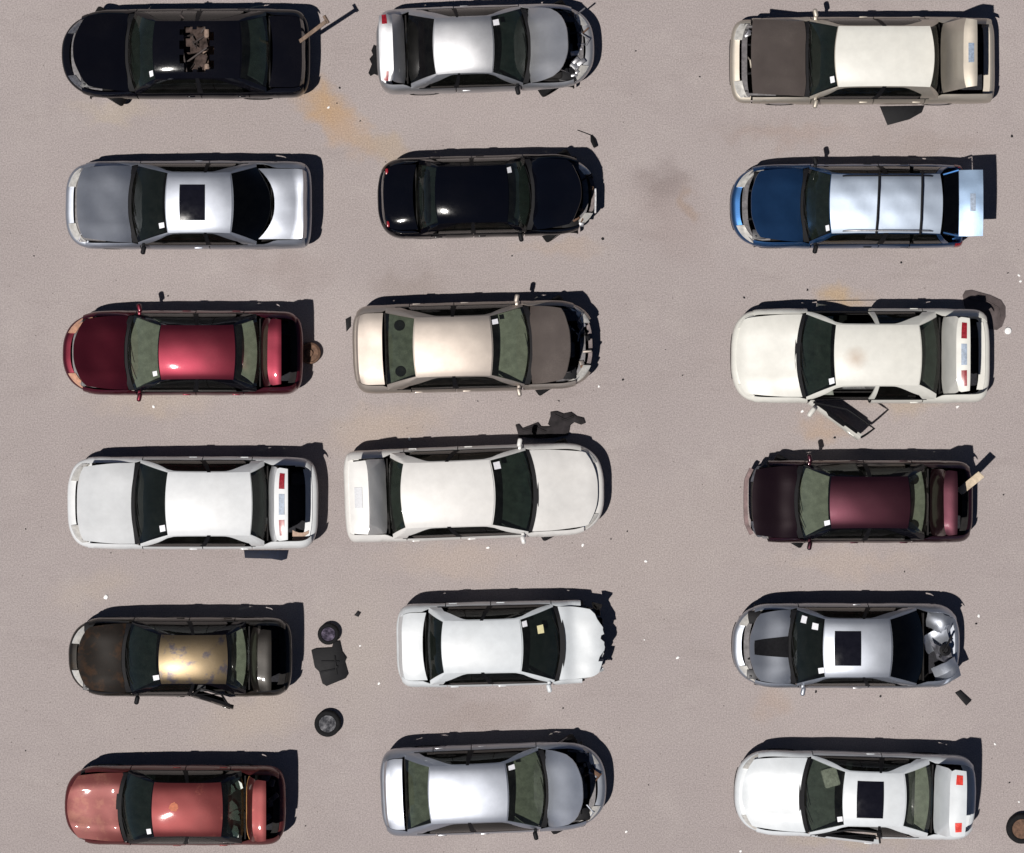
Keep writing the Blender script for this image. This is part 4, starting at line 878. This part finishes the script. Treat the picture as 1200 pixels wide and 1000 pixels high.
# ---------------------------------------------------------------- loose things on the ground
def loose():
    def wheel_flat(px, py, R, lab, rimmat, tyre=True, s=1, spokes=5):
        t = thing('loose_wheel', lab, 'wheel', (gx(px, .1), gy(py, .1), 0), random.Random(px).uniform(0, 6), 'wheels lying flat on the asphalt')
        bm = tyre_bm(R, .19); bmesh.ops.transform(bm, matrix=Matrix.Translation((0, 0, .097)) @ Matrix.Rotation(pi / 2, 4, 'X'), verts=bm.verts[:]); finish('tyre', bm, rubber(), t, 50)
        bm = bmesh.new(); lathe(bm, [(R*.64, .09), (R*.66, .078), (R*.60, .05), (R*.57, .02), (R*.50, .012), (R*.40, .045), (R*.30, .052), (R*.24, .03), (R*.17, .03), (R*.15, .055), (R*.06, .06), (R*.01, .06)], seg=36); fixn(bm)
        bmesh.ops.transform(bm, matrix=Matrix.Translation((0, 0, .097)) @ Matrix.Rotation(pi / 2, 4, 'X'), verts=bm.verts[:]); finish('rim', bm, rimmat, t)
        bm = bmesh.new()
        for k in range(5):
            a = 2 * pi * k / 5 + .6; lathe(bm, [(.011, .13), (.011, .155), (.006, .158)], (.055 * cos(a), .055 * sin(a), 0), 'Z', 6)
        fixn(bm); finish('wheel_nut', bm, alloy(), t)
    wheel_flat(384, 848, .245, 'compact black spare wheel lying alone on bare asphalt', plain('dark_steel_rim', (.16, .16, .17), .16, .95, .3, 14))
    wheel_flat(385, 743, .20, 'small dark steel wheel touching a black plastic panel', plain('dull_steel_rim', (.10, .085, .12), .18, .95, .4, 14))
    wheel_flat(1197, 971, .28, 'old brownish tyre lying flat beyond the tail of the white coupe', rusty())
    def slab(name, px, py, pts, h, z, mm, lab, cat, rot=0, tilt=(0, 0), bev=.006):
        """pts are photo pixels around the outline"""
        bm = bmesh.new(); poly = [(gx(a, z) - gx(px, z), gy(b, z) - gy(py, z)) for a, b in pts]
        if sum(poly[i][0] * poly[(i+1) % len(poly)][1] - poly[(i+1) % len(poly)][0] * poly[i][1] for i in range(len(poly))) < 0: poly = poly[::-1]
        prism(bm, poly, 0, h, bev); o = finish(name, bm, mm, smooth=True, sharp=30); o.location = (gx(px, z), gy(py, z), z); o.rotation_euler = (tilt[0], tilt[1], rot)
        return tag(o, lab, cat)
    o = slab('door_card', 386, 778, [(365, 762), (370, 760), (389, 759), (391, 752), (398, 751), (401, 764), (406, 771), (404, 776), (408, 790), (405, 795), (383, 804), (378, 801), (374, 787), (369, 782)], .05, .002, BLK, 'black moulded plastic door card with raised ribs beside a small wheel', 'car part')
    for (x, y, sx, sy, rr) in ((.02, .05, .34, .03, 0), (-.02, -.12, .30, .03, .2), (.12, -.02, .03, .36, .1), (.14, -.05, .05, .05, 0)):
        bm = bmesh.new(); rbox(bm, (x, y, .055), (sx, sy, .03), .01, Matrix.Rotation(rr, 4, 'Z')); finish('rib', bm, BLK, o)
    slab('trim_panel', 1058, 136, [(1031, 125), (1083, 124), (1080, 132), (1066, 140), (1040, 147)], .03, .002, BLK, 'black tapered trim panel on the ground against the cream sedan flank', 'car part')
    slab('blue_panel', 312, 651, [(286, 645), (338, 645), (336, 655), (330, 657), (318, 655), (287, 654)], .025, .002, plain('navy_plastic', (.007, .010, .022), .6, 0, .4, 15, .12), 'narrow navy plastic strip on the ground against the white sedan flank', 'car part')
    o = slab('undertray', 1152, 368, [(1128, 346), (1131, 341), (1138, 340), (1160, 346), (1173, 352), (1178, 360), (1178, 372), (1174, 383), (1168, 387), (1150, 384), (1135, 372), (1130, 358)], .03, .002, plain('dusty_plastic', (.072, .058, .058), .7, 0, .35, 7, .15, .3), 'dusty brown plastic undertray half in shadow behind the cream white sedan', 'car part')
    bm = bmesh.new(); tube(bm, [(gx(a) - o.location.x, gy(b) - o.location.y, .035) for a, b in ((1134, 349), (1156, 353), (1170, 361), (1172, 374))], .014, 6); finish('rib', bm, o.data.materials[0], o)
    # torn black plastic by the warm white sedan
    o = slab('torn_liner', 648, 498, [(604, 498), (608, 497), (612, 502), (620, 499), (630, 495), (634, 500), (645, 500), (642, 497), (645, 488), (645, 483), (652, 482), (660, 485), (669, 483), (676, 488), (684, 490), (686, 496), (681, 498), (673, 495), (668, 499), (666, 510), (648, 513), (630, 514), (608, 512)], .05, .002, plain('dusty_black_plastic', (.018, .0155, .017), .7, 0, .6, 8, .12, .4), 'torn black wheel-arch liner lying against the flank of the warm white sedan', 'car part', bev=.012)
    for a, b, c in (((650, 486), (662, 492), (672, 488)), ((612, 505), (628, 501), (640, 506))):
        bm = bmesh.new(); tube(bm, [(gx(p) - o.location.x, gy(q) - o.location.y, .055) for p, q in (a, b, c)], .02, 6); finish('fold', bm, o.data.materials[0], o)
    slab('black_module', 1128, 818, [(1119, 812), (1125, 809), (1138, 821), (1132, 827)], .05, .002, BLK, 'small black rectangular module lying behind the steel silver coupe', 'car part')
    slab('black_clip', 419, 719, [(415, 721), (419, 716), (423, 718), (420, 723)], .03, .002, BLK, 'small black plastic clip on bare asphalt', 'debris')
    slab('black_trim', 408, 380, [(405, 374), (411, 371), (411, 383), (406, 389)], .03, .002, BLK, 'small black trim scrap behind the champagne sedan bumper', 'debris')
    # white cap beside the undertray
    bm = bmesh.new(); lathe(bm, [(.065, 0), (.07, .02), (.06, .045), (.03, .055), (.0, .055)], (0, 0, 0), 'Z', 16); fixn(bm); o = finish('plastic_scrap', bm, plain('white_plastic', (.7, .7, .7), .4, 0, .1)); o.location = (gx(1181), gy(388), 0); tag(o, 'round white plastic cap lying beside the dusty brown undertray', 'debris')
    bm = bmesh.new(); tube(bm, [(0, 0, .02), (.03, -.10, .06), (.07, -.22, .10)], [.02, .05, .035], 8); tube(bm, [(0, 0, .02), (-.12, .05, .012), (-.26, .10, .012)], .008, 5)
    o = finish('torn_hose', bm, BLK); o.location = (gx(693), gy(159), 0); tag(o, 'torn black hose with a loose wire beside the midnight black sedan', 'car part')
    # small countable chips
    rnd = random.Random(77); wm = plain('white_plastic', (.7, .7, .7), .4, 0, .1)
    whites = [(757, 658, .045), (794, 771, .05), (385, 126, .04), (1147, 722, .04), (1166, 872, .035), (1194, 940, .03), (901, 976, .05), (868, 998, .04), (734, 975, .04), (444, 801, .04), (422, 757, .025), (124, 700, .06), (1194, 323, .04), (1196, 330, .035), (940, 482, .045), (1122, 477, .045), (683, 639, .04), (702, 453, .035), (180, 477, .04), (755, 750, .02), (572, 642, .05), (480, 515, .05)]
    darks = [(872, 349, .05), (946, 340, .04), (1186, 160, .05), (1183, 917, .035), (1144, 731, .04), (978, 513, .05), (1032, 816, .04), (956, 811, .05), (358, 968, .03), (730, 445, .05), (735, 623, .035), (716, 632, .03), (398, 103, .04), (395, 121, .03), (422, 142, .03), (197, 347, .03), (1056, 308, .04), (1181, 320, .03), (130, 648, .025), (560, 470, .025), (800, 440, .025), (820, 90, .03), (40, 300, .03), (30, 620, .025), (30, 880, .03), (760, 920, .03), (705, 585, .03), (780, 410, .02), (1176, 580, .03), (745, 60, .03), (1060, 670, .03), (660, 830, .03), (706, 280, .05), (655, 470, .03), (600, 300, .03)]
    SHORT = dict(L1='the black sedan with the roof hole', L2='the silver coupe with the rounded rear window', L3='the maroon sedan', L4='the white sedan with the blue plate', L5='the dark bronze sedan', L6='the faded red sedan',
                 M1='the silver coupe with lamps on its lid', M2='the midnight black sedan', M3='the champagne sedan', M4='the white sedan with the blank plate', M5='the white sedan with the torn nose', M6='the silver sedan with the green shelf',
                 R1='the boxy cream sedan', R2='the blue estate car', R3='the cream sedan with the open door', R4='the dark plum sedan', R5='the coupe with the bonnet stripe', R6='the white coupe with the sunroof')
    def near(px, py):
        x, y = gx(px), gy(py); best = None
        for kk, I in INFO.items():
            c = I['root'].location; dd = max(abs(x - c.x) - I['xf'], 0) ** 2 + max(abs(y - c.y) - I['W'], 0) ** 2
            if best is None or dd < best[0]: best = (dd, kk)
        return SHORT[best[1]]
    for lst, mm, nm, lab, gp in ((whites, wm, 'white_chip', 'tiny white chip on the asphalt near ', 'white chips on the asphalt'), (darks, BLK, 'black_scrap', 'tiny black scrap on the asphalt near ', 'black scraps on the asphalt')):
        for px, py, r in lst:
            r *= .9 if lst is whites else .7
            bm = bmesh.new(); n = rnd.randint(5, 7); poly = [(r * rnd.uniform(.55, 1.1) * cos(2*pi*i/n), r * rnd.uniform(.4, .9) * sin(2*pi*i/n)) for i in range(n)]
            prism(bm, poly, 0, r * .4, r * .1); o = finish(nm, bm, mm); o.location = (gx(px), gy(py), .001); o.rotation_euler = (0, 0, rnd.uniform(0, 6.28)); tag(o, lab + near(px, py), 'debris', gp)
    # grit nobody could count
    bm = bmesh.new()
    for _ in range(900):
        x, y = rnd.uniform(-9.6, 9.6), rnd.uniform(-8.1, 8.1); r = rnd.uniform(.006, .016); vs = []
        for k in range(4): vs.append(bm.verts.new((x + r * cos(k * 1.57 + rnd.random()), y + r * sin(k * 1.57 + rnd.random()), 0)))
        t = bm.verts.new((x, y, r * .8))
        for k in range(4): bm.faces.new([vs[k], vs[(k + 1) % 4], t])
    o = finish('grit', bm, plain('grit_stone', (.24, .21, .20), .9, 0, .8, 2), smooth=False); o['kind'] = 'stuff'; o['label'] = 'fine scattered grit on the asphalt'
loose()
